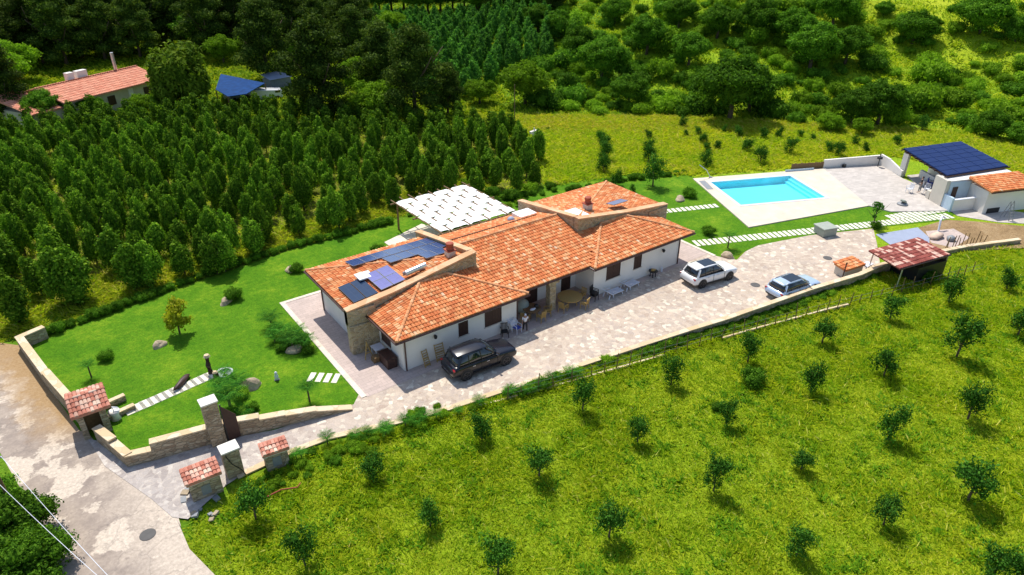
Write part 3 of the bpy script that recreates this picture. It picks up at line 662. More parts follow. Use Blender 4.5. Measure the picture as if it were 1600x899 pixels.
# tiled entrance shelter
t = thing('entrance_shelter', 'small stone gate shelter with a weathered pink tiled roof at the garden corner', 'shelter', (-17.3, 5.9, 0))
MB().box(-.75, -.45, -.9, .9, 0, 1.95).build('wall', M['stone_garden'], t); MB().box(.35, .7, -.9, -.2, 0, 1.95).build('wall', M['stone_garden'], t)
MB().box(-.45, .35, .6, .9, 0, 1.95).build('wall', M['stone_garden'], t)
MB().box(-.45, .35, -.1, 0, .0, 1.7).build('door', M['timber'], t)
r_ = roof([(-1.0, -1.25), (1.0, -1.25), (1.0, .1), (-1.0, .1)], (2.3 - 0 * .3, 0, .3), m='tile_pale', parent=t, tw=.2)
r_ = roof([(-1.0, .1), (1.0, .1), (1.0, 1.25), (-1.0, 1.25)], (2.36, 0, -.3), m='tile_pale', parent=t, tw=.2); ridge([(-1, .1, 2.36), (1, .1, 2.36)], r_, .1, 'tile_pale')
MB().box(-.95, .95, -1.15, 1.15, 1.93, 2.0).build('ceiling_slab', M['plaster_warm'], t)
garden_wall('low yellow stone wall left of the garden path by the shelter', [((-16.7, 7.3), (-15.4, 7.55), .45, .45)], .25)
garden_wall('low yellow stone wall right of the garden path by the shelter', [((-16.6, 6.0), (-15.1, 6.3), .35, .35)], .25)
def meter_box(x, y, l, d, h, rz, label):
    t = thing('meter_box', label, 'meter box', (x, y, 0), rz)
    MB().box(-l / 2, l / 2, -d / 2, d / 2, -.2, h - .12).build('body', M['stone_garden'], t)
    MB().box(-l / 2 - .1, l / 2 + .1, -d / 2 - .1, d / 2 + .1, h - .12, h).build('slab', M['pillar_cap'], t)
    roof([(-l / 2 - .12, -d / 2 - .12), (l / 2 + .12, -d / 2 - .12), (l / 2 + .12, d / 2 + .12), (-l / 2 - .12, d / 2 + .12)], (h + .12, 0, .12), m='tile_pale', parent=t, tw=.2, tl=.3)
    B = MB(); B.box(-.25, .2, -d / 2 - .03, -d / 2, .25, .85); B.build('metal_door', M['grey'], t); return t
meter_box(-13.5, -3.15, 1.5, 1.05, 1.3, R(-2), 'stone meter box with broken pink tiles nearest the road')
meter_box(-9.8, -3.4, 1.2, .8, 1.2, R(-6), 'stone meter box with pink tiles between the gate and the drive')
# low wall on the field side of the drive: a kerb at the gate, chest high behind the parked car
def hw(x): return .12 + .68 * max(0, min(1, (x - 7) / 17))
segs = [((a[0], a[1] - .1), (b[0], b[1] - .1), hw(a[0]) * (1 if a[0] < 44 else .5), hw(b[0]) * (1 if b[0] < 44 else .5)) for a, b in zip(WALLPTS[:-1], WALLPTS[1:])]
garden_wall('long low boundary wall with pale coping between driveway and field', segs, .32, name='boundary_wall')
def wally(x):
    return float(np.interp(x, [p[0] for p in WALLPTS], [p[1] for p in WALLPTS]))
OUT = [(-9.2, -3.9), (-4, -5.0), (1.8, -5.9), (3.7, -6.4), (6.8, -7.1), (9.5, -7.7), (15.1, -8.9), (20, -9.9), (24.7, -10.9), (29.4, -12.0), (31.6, -12.6)]
t = thing('field_kerb', 'thin pale concrete kerb at the edge of the field below the fence posts', 'kerb')
for i, (a, b) in enumerate(zip(OUT[2:-1], OUT[3:])):
    if i == 4: continue
    d = (Vector(b) - Vector(a)).normalized(); n = Vector((-d.y, d.x)) * .14; a_, b_ = Vector(a), Vector(b)
    MB().prism([tuple(a_), tuple(b_), tuple(b_ + n), tuple(a_ + n)], -.3, .12 if i % 2 else .1).build('kerb_length', M['coping_sand'], t)
# fence posts
pb = MB(); pb.tube([(0, 0, -.3), (.01, .01, .6), (-.01, 0, 1.25)], [.045, .04, .03], 6)
fp = None
line = OUT[3:] + [(38, -14.2), (46, -16)]
acc = 0; k = 0
for a, b in zip(line[:-1], line[1:]):
    a_, b_ = Vector(a), Vector(b); n = int((b_ - a_).length / .95)
    for i in range(n):
        p = a_.lerp(b_, i / n) + Vector((random.uniform(-.1, .1), random.uniform(-.08, .08)))
        if fp is None: fp = pb.build('fence_post', M['timber']); o = fp
        else: o = fp.copy(); COL.objects.link(o)
        o.location = (p.x, p.y, H(p.x, p.y)); o.rotation_euler = (random.uniform(-.08, .08), random.uniform(-.08, .08), random.random() * 6); o.scale = (1, 1, random.uniform(.65, 1.15))
        tag(o, 'thin weathered wooden fence post along the upper edge of the field', 'fence post', 'fence posts along the field kerb')
wire = MB(); wl = [(p[0], p[1], H(*p) + .8) for p in line]; wire.tube(wl, .008, 4); wire.tube([(x, y, z - .35) for x, y, z in wl], .008, 4)
tag(wire.build('fence_wire', M['grey']), 'thin grey wires strung along the wooden fence posts', 'wire')

# ------------------------------------------------------------ stepping stones
st = None
def stones(p, q, n, l, w_, label, group, z=.02, ang=None, skip=()):
    global st
    a, b = Vector(p), Vector(q); rz = math.atan2((b - a).y, (b - a).x) if ang is None else ang
    if st is None:
        st = MB().box(-.5, .5, -.5, .5, 0, .03)
        me = st.build('stepping_stone', M['slab']); st = me; first = True
    else: first = False
    for i in range(n):
        if i in skip: continue
        c = a.lerp(b, i / max(1, n - 1)); o = st if first else st.copy()
        if not first: COL.objects.link(o)
        first = False
        o.location = (c.x, c.y, z); o.rotation_euler = (0, 0, rz + random.uniform(-.03, .03)); o.scale = (l, w_ * random.uniform(.95, 1.05), 1)
        tag(o, label, 'stepping stone', group)
stones(P(205, 642), P(330, 587), 12, .66, .85, 'square pale stepping stone in the path across the front lawn', 'stepping stones across the front lawn')
stones(P(487, 590), P(525, 592), 4, .36, .95, 'pale stepping slab at the lawn edge by the house apron', 'stepping slabs beside the apron')
stones(P(1088, 381), P(1482, 338), 54, .34, 1.15, 'narrow pale slab in the long stepping path between driveway and pool', 'slabs of the long path to the pool house')
stones((30.6, 9.8), P(1118, 322), 19, .34, .9, 'narrow pale slab in the path from the house to the pool', 'slabs of the path from house to pool')
stones(P(1392, 341), P(1472, 327), 13, .4, 1.3, 'wide pale slab in the second row beside the pool terrace', 'second row of slabs at the pool terrace')

# ------------------------------------------------------------ boulders
def rock(x, y, s, label, seed, squash=.7):
    r = random.Random(seed); import bmesh
    bm = bmesh.new(); bmesh.ops.create_icosphere(bm, subdivisions=3, radius=1)
    ph = [r.uniform(0, 6) for _ in range(6)]
    for v in bm.verts:
        c = v.co; k = 1 + .18 * math.sin(c.x * 3 + ph[0]) * math.cos(c.y * 2.5 + ph[1]) + .12 * math.sin(c.z * 4 + ph[2] + c.x * 2) + r.uniform(-.03, .03)
        v.co = Vector((c.x * k * s, c.y * k * s * .75, max(-.15, c.z * k) * s * squash))
    me = bpy.data.meshes.new('boulder'); bm.to_mesh(me); bm.free(); me.materials.append(M['rock'])
    o = bpy.data.objects.new('boulder', me); link(o); o.location = (x, y, .05); o.rotation_euler = (0, 0, r.uniform(0, 6))
    tag(o, label, 'boulder', None)
for i, (u, v, s, lb) in enumerate([(249, 541, .5, 'flat boulder on the lawn left of the yellow green tree'), (353, 474, .5, 'boulder on the lawn beside the small shrub with a shadow'), (461, 549, .55, 'boulder among the palms by the apron'),
        (454, 423, .5, 'boulder at the back lawn edge near the left roof corner'), (392, 604, .75, 'long pale boulder near the cycads'), (1137, 402, .55, 'boulder at the lawn tip beside the white car'),
        (1062, 313, .6, 'boulder beside the dark bush on the lawn left of the pool')]):
    rock(*P(u, v), s, lb, i)

# ------------------------------------------------------------ cars
def loft(B, secs):
    n = len(secs[0]); b = len(B.v); B.v += [p for s in secs for p in s]
    for i in range(len(secs) - 1):
        for k in range(n): B.f.append((b + i * n + k, b + i * n + (k + 1) % n, b + (i + 1) * n + (k + 1) % n, b + (i + 1) * n + k))
    B.f.append(tuple(b + k for k in range(n - 1, -1, -1))); B.f.append(tuple(b + (len(secs) - 1) * n + k for k in range(n)))
def car(label, x, y, rz, paint, Lc=4.7, Wc=1.92, Hc=1.68, sunroof=False, rails=False, z=.035, big=0):
    t = thing('parked_car', label, 'car', (x, y, z), rz); h = Wc / 2; s = Lc / 4.7; q = Hc / 1.68; pm = M[paint]
    B = MB(); secs = []
    for xx, wf, zb, zt in ((-2.35, .80, .5, .72), (-2.3, .9, .38, .86), (-2.18, .97, .3, 1.0), (-1.9, 1, .28, 1.08), (-1.0, 1, .26, 1.07), (0, 1, .25, 1.04), (.85, 1, .25, 1.03), (1.0, .99, .25, 1.04), (1.5, .985, .27, 1.0), (2.0, .95, .3, .93), (2.22, .92, .32, .9), (2.33, .85, .36, .82), (2.37, .78, .45, .7)):
        w_ = h * wf; zb *= q; zt *= q; xx *= s
        half = [(w_ * .9, zb), (w_ * .99, zb + .16), (w_, (zb + zt) / 2 + .05), (w_ * .975, zt - .1), (w_ * .88, zt - .01), (w_ * .5, zt + .025)]
        secs.append([(xx, -a, b) for a, b in half] + [(xx, a, b) for a, b in reversed(half)])
    loft(B, secs); o = B.build('body', pm, t, True); m_ = o.modifiers.new('s', 'SUBSURF'); m_.levels = m_.render_levels = 2
    # glass house
    G_ = MB(); secs = []
    for f in (0, .5, .9, 1.0):
        zz = (1.0 + (Hc - .03 * 1 - 1.0 * 1) * f) if True else 0
        xr = (-2.12 + .42 * f ** 1.1 + (.05 if f == 1 else 0)) * s; xf = (1.12 - .86 * f - (.05 if f == 1 else 0)) * s; w_ = h * (.9 - .2 * f ** 1.4)
        r_ = .18
        secs.append([(xr, -w_ + r_ * 1.2, zz), (xr + r_, -w_, zz), ((xr + xf) / 2, -w_ * 1.01, zz), (xf - r_ * 1.5, -w_, zz), (xf, -w_ * .6, zz), (xf + .05, 0, zz), (xf, w_ * .6, zz), (xf - r_ * 1.5, w_, zz), ((xr + xf) / 2, w_ * 1.01, zz), (xr + r_, w_, zz), (xr, w_ - r_ * 1.2, zz), (xr - .04, 0, zz)])
    loft(G_, secs); G_.build('windows', M['carglass'], t, True)
    Rf = MB(); w_ = h * .72; xr, xf = -1.82 * s, .2 * s
    secs = []
    for xx, k, dz in ((xr - .12, .9, -.05), (xr + .05, .97, .0), (-.8 * s, 1, .03), (-.2, 1, .03), (xf - .05, .97, 0), (xf + .12, .88, -.06)):
        secs.append([(xx, -w_ * k, Hc - .07 + dz), (xx, -w_ * k * .8, Hc - .015 + dz), (xx, 0, Hc + dz), (xx, w_ * k * .8, Hc - .015 + dz), (xx, w_ * k, Hc - .07 + dz), (xx, 0, Hc - .09 + dz)])
    loft(Rf, secs); Rf.build('roof', pm, t, True)
    for sg in (-1, 1):
        wb, wt = h * .905, h * .725
        for (x0, x1, th) in ((.98, .12, .07), (-.28, -.34, .06), (-1.2, -1.15, .06), (-1.98, -1.66, .16)):
            MB().bar((x0 * s, sg * wb, 1.0 * q), (x1 * s, sg * wt, Hc - .07), th, .05).build('pillar', pm if th != .06 else M['black'], t)
        MB().bar((-2.0 * s, sg * h * .91, 1.04 * q), (1.0 * s, sg * h * .91, 1.03 * q), .03, .03).build('window_trim', M['black'] if paint != 'paint_silver' else M['aluminium'], t)
        mi = MB(); mi.obox((.72 * s, sg * (h + .08), 1.1 * q), Matrix.Rotation(.1, 3, 'Z'), (.14, .2, .13)); mi.build('mirror', pm, t, bevel=.03)
        MB().box(-.36 * s, -.345 * s, sg * h - .012, sg * h + .012, .42, 1.0 * q).build('door_seam', M['black'], t); MB().box(.8 * s, .815 * s, sg * h - .012, sg * h + .012, .42, 1.0 * q).build('door_seam', M['black'], t)
        for xx in (-.9, .1): MB().box(xx * s - .1, xx * s + .1, min(sg * (h + .0), sg * (h + .03)), max(sg * h, sg * (h + .03)), .86 * q, .89 * q).build('door_handle', M['aluminium'], t)
        MB().obox((2.2 * s, sg * h * .7, .76 * q), Matrix.Rotation(-sg * .3, 3, 'Z'), (.16, .34, .12)).build('headlight', M['clearlamp'], t, bevel=.03)
        MB().obox((-2.2 * s, sg * h * .76, .88 * q), Matrix.Rotation(sg * .3, 3, 'Z'), (.14, .36, .13)).build('tail_light', M['red'], t, bevel=.03)
        MB().box(-1.0 * s, 1.05 * s, sg * h - .03 if sg > 0 else sg * h - .02, sg * h + .02 if sg > 0 else sg * h + .03, .27, .38).build('sill_trim', M['black'], t)
        if rails: MB().tube([(-1.7 * s, sg * h * .64, Hc - .01), (-1.5 * s, sg * h * .64, Hc + .05), (-.1, sg * h * .64, Hc + .06), (.15 * s, sg * h * .64, Hc - .02)], .018, 6).build('roof_rail', M['aluminium'], t)
        for xx in (-1.44, 1.42):
            r_ = .365 * (1.05 if big else 1)
            A_ = MB(); A_.tube([(xx * s, sg * (h - .14), r_ + .02), (xx * s, sg * (h + .004), r_ + .02)], r_ + .07, 22); A_.build('wheel_arch', M['black'], t)
            wh = MB(); yo = sg * (h - .06)
            wh.tube([(xx * s, yo - sg * .16, r_), (xx * s, yo - sg * .12, r_), (xx * s, yo + sg * .06, r_), (xx * s, yo + sg * .09, r_)], [r_ * .9, r_, r_, r_ * .9], 24)
            wo = wh.build('wheel', M['rubber'], t)
            rm = MB(); yy = yo + sg * .092
            for k in range(5):
                a = k * 2 * math.pi / 5; rm.bar((xx * s, yy, r_), (xx * s + math.cos(a) * r_ * .66, yy, r_ + math.sin(a) * r_ * .66), .07, .03)
            n = 20
            for k in range(n):
                a, b = 2 * math.pi * k / n, 2 * math.pi * (k + 1) / n
                rm.bar((xx * s + math.cos(a) * r_ * .68, yy, r_ + math.sin(a) * r_ * .68), (xx * s + math.cos(b) * r_ * .68, yy, r_ + math.sin(b) * r_ * .68), .035, .03)
            rm.build('rim', M['rim'], wo)
    MB().obox((-2.33 * s, 0, .62 * q), Matrix.Identity(3), (.03, .5, .11)).build('number_plate', M['white'], t)
    MB().obox((-2.28 * s, 0, .42), Matrix.Identity(3), (.12, Wc * .72, .14)).build('bumper_trim', M['black'], t, bevel=.02)
    MB().obox((2.3 * s, 0, .58 * q), Matrix.Identity(3), (.1, Wc * .45, .2)).build('grille', M['black'], t, bevel=.02)
    if sunroof: MB().obox((-.45 * s, 0, Hc + .028), Matrix.Identity(3), (1.25, h * 1.05, .02)).build('sunroof', M['carglass'], t, bevel=.008)
    return t
car('black sport utility car parked beside the left wing wall', 4.32, -2.35, R(-3), 'paint_black', 4.95, 1.98, 1.78, rails=False, big=1)
car('white sport utility car with a dark glass sunroof parked near the right wing', 26.15, -3.45, R(-8), 'paint_white', 4.72, 1.9, 1.66, sunroof=True)
car('silver blue estate car half hidden behind the boundary wall', 29.75, -8.85, R(-7), 'paint_silver', 4.6, 1.84, 1.46, sunroof=True, rails=True)

# ------------------------------------------------------------ furniture
def chair(label, x, y, rz, m, grp=None, z=.045, arms=True, seat_tint=None, name='garden_chair'):
    t = thing(name, label, 'chair', (x, y, z), rz, grp)
    MB().box(-.24, .24, -.24, .24, .41, .45).build('seat', M[seat_tint or m], t, bevel=.01)
    B = MB()
    for i in range(5): B.bar((-.2 + i * .1, .23, .45), (-.2 + i * .1, .3, .92), .055, .02)
    B.bar((-.25, .3, .93), (.25, .3, .93), .05, .03); B.build('backrest', M[m], t)
    for a, b in ((-.22, -.22), (.22, -.22), (-.22, .22), (.22, .22)): MB().bar((a * 1.12, b * 1.12, 0), (a, b, .41), .04).build('leg', M[m], t)
    if arms:
        for a in (-.27, .27):
            B = MB(); B.bar((a, -.22, .65), (a, .27, .67), .05, .03); B.bar((a, -.22, .41), (a, -.22, .65), .035); B.build('armrest', M[m], t)
    return t
def rtable(label, x, y, r, m, h=.75, z=.045):
    t = thing('round_table', label, 'table', (x, y, z))
    MB()._l([(0.01, h - .05), (r, h - .05), (r, h), (.01, h)], (0, 0, 0), 28).build('tabletop', M[m], t)
    for k in range(4):
        a = k * math.pi / 2 + .7; MB().bar((math.cos(a) * r * .6, math.sin(a) * r * .6, 0), (math.cos(a) * r * .5, math.sin(a) * r * .5, h - .05), .07).build('leg', M[m], t)
    return t
rtable('round yellowed wooden table under the porch roof right of the stone pier', 14.35, .15, .95, 'wicker')
chair('wicker armchair at the front of the round porch table', 14.9, -.95, R(200), 'wicker'); chair('wicker armchair left of the round porch table', 13.25, -.35, R(110), 'wicker'); chair('wicker armchair right of the round porch table', 15.6, .2, R(-80), 'wicker')
rtable('dark round table with bags and clothes left of the stone pier', 10.95, .5, .7, 'timber')
chair('wicker chair at the cluttered table, front side', 11.1, -.45, R(185), 'wicker'); chair('wicker chair at the cluttered table, left side', 10.0, .1, R(120), 'wicker'); chair('wicker chair at the cluttered table beside the stone pier', 11.95, -.1, R(-120), 'wicker')
def blob(name, label, cat, x, y, z, sx_, sy_, sz_, m, seed=1):
    import bmesh; r = random.Random(seed); bm = bmesh.new(); bmesh.ops.create_icosphere(bm, subdivisions=2, radius=1)
    for v in bm.verts: k = 1 + r.uniform(-.18, .18); v.co = Vector((v.co.x * sx_ * k, v.co.y * sy_ * k, v.co.z * sz_ * k))
    me = bpy.data.meshes.new(name); bm.to_mesh(me); bm.free(); me.materials.append(M[m]); me.shade_smooth()
    o = bpy.data.objects.new(name, me); link(o); o.location = (x, y, z); tag(o, label, cat); return o
blob('bag', 'black cloth bag on the cluttered porch table', 'bag', 11.2, .3, .95, .22, .18, .16, 'black', 2)
blob('towel', 'crumpled pale towel on the cluttered porch table', 'towel', 10.8, .2, .87, .25, .14, .07, 'white', 3)
t = thing('sun_hood', 'grey green folded sun hood behind the cluttered porch table', 'hood', (10.6, 1.3, .04))
MB().lathe([(.5, .3), (.62, .6), (.5, 1.0), (.2, 1.25)], (0, 0, 0), 14).build('hood_cloth', M['shade_green'], t, True); MB().tube([(0, 0, 0), (0, 0, .4)], .05).build('stand', M['grey'], t)
for i, lb in enumerate(('bottom', 'middle', 'top')): chair('black plastic armchair, %s of the stack by the right wing corner' % lb, 16.35, -.42, R(15 + 2 * i), 'black', z=.045 + i * .11)
chair('white plastic armchair with its seat tinted blue for shade beside the left wing downpipe', 8.75, -.6, R(10), 'white', seat_tint='blue_and_shade')  # no cushion: shade on the white plastic is put into the seat colour
chair('white plastic armchair tipped against the left wing wall behind the seat tinted blue for shade', 8.6, -.25, R(0), 'white', z=.3)
chair('black folding chair between the white armchairs and the black car', 7.75, -.5, R(-25), 'black')
def lounger(label, x, y, rz):
    t = thing('sun_lounger', label, 'sun lounger', (x, y, .045), rz)
    prof = [(-.95, .42), (-.3, .3), (.35, .3), (.95, .26)]
    B = MB()
    for i in range(14):
        xx = -.28 + i * .088; B.box(xx, xx + .06, -.28, .28, .3, .325)
    B.build('seat_slats', M['white'], t)
    B = MB()
    for i in range(8):
        f = i / 8; B.bar((-.3 - f * .55, -.26, .33 + f * .42), (-.3 - f * .55, .26, .33 + f * .42), .055, .02)
    b_ = B.build('backrest', M['white'], t)
    for s_ in (-1, 1):
        B = MB(); B.bar((-.3, s_ * .31, .31), (.98, s_ * .31, .28), .07, .05); B.bar((-.3, s_ * .31, .31), (-.92, s_ * .29, .8), .07, .04)
        B.bar((-.35, s_ * .33, .52), (.1, s_ * .33, .5), .06, .03); B.build('side_rail', M['white'], t)
        for xx, dx in ((-.55, -.1), (-.2, .05), (.75, .12)): MB().bar((xx + dx, s_ * .32, 0), (xx, s_ * .31, .32), .07, .05).build('leg', M['white'], t)
    return t
lounger('white plastic sun lounger nearer the black chairs', 17.95, -.75, R(2)); lounger('white plastic sun lounger under the wide right wing window', 19.9, -.62, R(6))
rtable('small dark round table by the right wing wall', 22.85, -.45, .38, 'black', .55)
blob('basket', 'pale basket on the small dark table', 'basket', 22.85, -.45, .66, .22, .15, .09, 'wicker', 5)
MBo = MB().lathe([(.09, 0), (.09, .35), (.03, .42), (.03, .5)], (0, 0, 0), 10).build('canister', M['white']); MBo.location = (24.1, -.25, .045); tag(MBo, 'white canister standing against the right wing wall', 'canister')
def folded(label, x, y, rz, w_, h):
    t = thing('folded_chair', label, 'folded chair', (x, y, .045), rz)
    B = MB()
    for s_ in (-w_ / 2, w_ / 2): B.bar((s_, -.22, 0), (s_, .16, h), .05, .04)
    for k in (.1, .5, .95): B.bar((-w_ / 2, -.22 + .38 * k, h * k), (w_ / 2, -.22 + .38 * k, h * k), .05, .03)
    B.build('frame', M['wicker'], t)
    B = MB()
    for i in range(6): f = .14 + i * .13; B.bar((-w_ / 2 + .03, -.2 + .38 * f, h * f), (w_ / 2 - .03, -.2 + .38 * f, h * f), .075, .02)
    B.build('slats', M['wicker'], t)
folded('narrow wooden folding chair leaning on the left wing wall, nearer the corner', 1.45, -.25, R(8), .4, 1.15); folded('wide wooden folding chair leaning on the left wing wall near the black car', 2.55, -.22, R(-4), .62, 1.2)
t = thing('storage_box', 'dark brown storage box against the left end wall', 'box', (-.5, 1.4, .04)); MB().box(-.35, .35, -.65, .65, 0, .72).build('body', M['wood'], t, bevel=.02); MB().box(-.38, .38, -.68, .68, .723, .78).build('lid', M['wood'], t, bevel=.01)
t = thing('side_table', 'small white side table behind the dark storage box', 'table', (-.55, 2.75, .04)); MB().box(-.35, .35, -.4, .4, .62, .67).build('tabletop', M['white'], t)
for a, b in ((-.3, -.35), (.3, -.35), (-.3, .35), (.3, .35)): MB().bar((a, b, 0), (a, b, .62), .04).build('leg', M['white'], t)
t = thing('easel_frame', 'wooden A shaped stand in front of the stone pier', 'stand', (-1.25, 2.9, .04))
for a, b, c in ((-.3, -.2, .02), (.3, -.2, -.02), (0, .35, 0)): MB().bar((a, b, 0), (c, 0, 1.25), .05).build('leg', M['wicker'], t)
MB().bar((-.2, -.13, .45), (.2, -.13, .45), .05).build('crossbar', M['wicker'], t)
B = MB(); B.box(-.25, .25, -.25, .25, 0, .3); B.box(-.2, .2, -.28, .2, .301, .42); o = B.build('stool', M['timber']); o.location = (-1.0, 2.2, .04); tag(o, 'low wooden stool at the foot of the stone pier', 'stool')

# ------------------------------------------------------------ people
def skinmesh(name, pts, edges, m, parent, sub=1):
    me = bpy.data.meshes.new(name); me.from_pydata([p[:3] for p in pts], edges, []); me.update(); me.materials.append(m)
    o = bpy.data.objects.new(name, me); link(o, parent)
    sk = o.modifiers.new('skin', 'SKIN'); sk.use_smooth_shade = True
    for i, p in enumerate(pts):
        d = me.skin_vertices[0].data[i]; r = p[3]; d.radius = r if isinstance(r, tuple) else (r, r); d.use_root = (i == 0)
    s = o.modifiers.new('s', 'SUBSURF'); s.levels = s.render_levels = sub
    return o
def person(label, x, y, rz, h, top, bottom, hair, z=.045, stride=.18):
    t = thing('person', label, 'person', (x, y, z), rz); t.scale = (h / 1.7,) * 3
    V = [(0, 0, .93, (.13, .1)), (0, .0, 1.12, (.12, .09)), (0, 0, 1.33, (.15, .1)), (0, 0, 1.44, .06), (0, -.01, 1.53, (.075, .085)), (0, -.015, 1.63, (.075, .085)), (0, -.01, 1.68, .04)]; E_ = [(0, 1), (1, 2), (2, 3), (3, 4), (4, 5), (5, 6)]
    for s_ in (-1, 1):
        b = len(V); k = s_ * stride
        V += [(s_ * .1, 0, .88, .085), (s_ * .11, -k * .6, .5, .055), (s_ * .11, k * .2 - k * .9, .1, .037), (s_ * .12, -k * .8 - .12, .04, .03)]; E_ += [(0, b), (b, b + 1), (b + 1, b + 2), (b + 2, b + 3)]
        b = len(V); V += [(s_ * .19, 0, 1.38, .05), (s_ * .25, k * .4, 1.12, .038), (s_ * .26, k * .9 - .08, .9, .027), (s_ * .26, k * 1.0 - .1, .83, .028)]; E_ += [(2, b), (b, b + 1), (b + 1, b + 2), (b + 2, b + 3)]
        for f in range(5):
            c = len(V); dx = (f - 2) * .02; V += [(s_ * .26 + dx, k - .1 - (.03 if f == 0 else 0), .77 + (.03 if f in (0, 4) else 0), .009), (s_ * .26 + dx, k - .12, .74 + (.03 if f in (0, 4) else 0), .008)]; E_ += [(b + 3, c), (c, c + 1)]
    skinmesh('body', V, E_, M['skin'], t)
    k = stride
    skinmesh('shirt', [(0, 0, .9, (.17, .13)), (0, 0, 1.12, (.155, .115)), (0, 0, 1.34, (.175, .12)), (-.2, 0, 1.37, .068), (.2, 0, 1.37, .068), (-.25, -k * .3, 1.18, .055), (.25, k * .3, 1.18, .055)], [(0, 1), (1, 2), (2, 3), (2, 4), (3, 5), (4, 6)], M[top], t)
    skinmesh('trousers', [(0, 0, .93, (.145, .115))] + [(s_ * .1, 0, .86, .1) for s_ in (-1, 1)] + [(s_ * .11, -s_ * k * .6, .48, .07) for s_ in (-1, 1)] + ([(s_ * .11, -s_ * k * .7, .14, .05) for s_ in (-1, 1)]), [(0, 1), (0, 2), (1, 3), (2, 4), (3, 5), (4, 6)], M[bottom], t)
    skinmesh('hair', [(0, .01, 1.6, (.085, .09)), (0, .0, 1.7, (.07, .075)), (0, .05, 1.56, .06)], [(0, 1), (0, 2)], M[hair], t)
    B = MB(); B.obox((0, -.105, 1.585), Matrix.Identity(3), (.018, .03, .035)); B.build('nose', M['skin'], t)
    return t
person('person in a loose white and blue shirt walking in front of the cluttered porch table', 9.3, -.85, R(160), 1.5, 'white', 'black', 'white')
person('person in a black top and grey trousers standing by the pool house', 59.4, -4.1, R(200), 1.8, 'black', 'grey', 'black', z=.12, stride=.1)

# ------------------------------------------------------------ pool side things
def quad_walls(): pass
t = thing('terrace_wall', 'white boundary wall round the far corner of the pool terrace', 'wall')
for p, q, z0, z1 in (((58.4, 6.4), (64.75, 3.25), 1.05, 1.2), ((64.75, 3.25), (63.9, 1.7), 1.35, 1.3), ((63.9, 1.7), (62.75, -.4), 1.25, .75)):
    a_, b_ = Vector(p), Vector(q); d = (b_ - a_).normalized(); n = Vector((-d.y, d.x)) * .22
    MB().prism([tuple(a_), tuple(b_), tuple(b_ + n), tuple(a_ + n)], 0, [z0, z1, z1, z0]).build('wall_section', M['plaster'], t)
t = thing('wooden_screen', 'brown wooden screen fence behind the far end of the pool', 'fence')
a_, b_ = Vector((54.9, 8.2)), Vector((58.3, 6.55))
for i in range(14):
    p = a_.lerp(b_, i / 13); o = MB().box(-.14, .14, -.02, .02, 0, .8 + .03 * math.sin(i * 2)).build('board', M['timber'], t); o.location = (p.x, p.y, 0); o.rotation_euler = (0, 0, R(-26))
for k in range(3):
    pass
t = thing('glass_screen', 'low glass panel at the far corner of the pool', 'glass panel'); B = MB(); B.bar((53.6, 8.2, .2), (56.9, 6.7, .2), .03, .3); B.build('pane', M['plaster_blue'], t)
# pool house: navy panel roof on posts over white blocks
ph = thing('pool_house', 'white pool house with a navy solar panel roof and a small red tiled wing', 'pool house')
O_ = Vector(P(1476, 328)); A1 = Vector((.93, -.37)).normalized(); A2 = Vector((.5, .866))
def OF(a, b): q_ = O_ + A1 * a + A2 * b; return (q_.x, q_.y)
def blockq(name, a0, a1, b0, b1, z0, z1, m='plaster', label=None): return MB().prism([OF(a0, b0), OF(a1, b0), OF(a1, b1), OF(a0, b1)], z0, z1).build(name, M[m], ph, label=label)
blockq('wall', .3, 8.5, .7, 2.4, -.2, 2.75, label='main block wall'); blockq('wall', 2.9, 8.5, -1.9, .7, -.2, 2.35, label='front wing wall')
blockq('parapet', .0, .25, -.6, .7, -.2, 1.45, 'plaster_blue'); blockq('parapet', .25, 2.9, -.6, -.4, -.2, 1.2); blockq('parapet_coping', .2, 2.95, -.65, -.35, 1.2, 1.27, 'white')
blockq('side_wall', -.1, .28, .7, 2.5, -.2, 2.8, 'plaster_warm'); blockq('recess_wall', .35, 2.85, .62, .69, .05, 2.6, 'plaster_blue')
blockq('door', .75, 1.35, .56, .615, .1, 2.1, 'wood'); blockq('basement_window', 3.4, 4.9, -1.96, -1.9, .05, .55, 'black')
blockq('bench', 1.9, 2.9, 6.0, 6.5, 0, .6, 'plaster'); blockq('counter', -.1, .9, 2.6, 3.1, 0, .95, 'plaster_warm'); blockq('seat_wall', 3.2, 3.5, 2.4, 8.6, 0, .9); blockq('seat_wall', 4.6, 4.9, 2.4, 9.0, 0, 1.5)
MB().prism([OF(.1, 2.45), OF(8.4, 2.45), OF(8.4, 9.3), OF(2.2, 9.3)], .0, .1).build('floor', M['terrace'], ph)
RQ = [P(1410, 236, 3.0), P(1505, 223, 3.15), P(1580, 264, 3.15), P(1479, 274.5, 3.0)]
RQ = [(63.3, .35), (71.2, -2.2), (66.3, -9.1), (58.2, -6.7)]
def bil(a, b): 
    p = Vector(RQ[0]).lerp(Vector(RQ[3]), b); q_ = Vector(RQ[1]).lerp(Vector(RQ[2]), b); r_ = p.lerp(q_, a); return r_
pr = MB().prism(RQ, 3.0, 3.06).build('roof', M['pv_roof'], ph)
for i in range(10):
    b = i / 9; p, q_ = bil(-.03, b), bil(1.04, b); MB().bar((p.x, p.y, 2.91), (q_.x, q_.y, 2.91), .09, .14).build('rafter', M['wood'], ph)
for a in (.04, .94): p, q_ = bil(a, 0), bil(a, 1); MB().bar((p.x, p.y, 2.74), (q_.x, q_.y, 2.74), .14, .18).build('beam', M['wood'], ph)
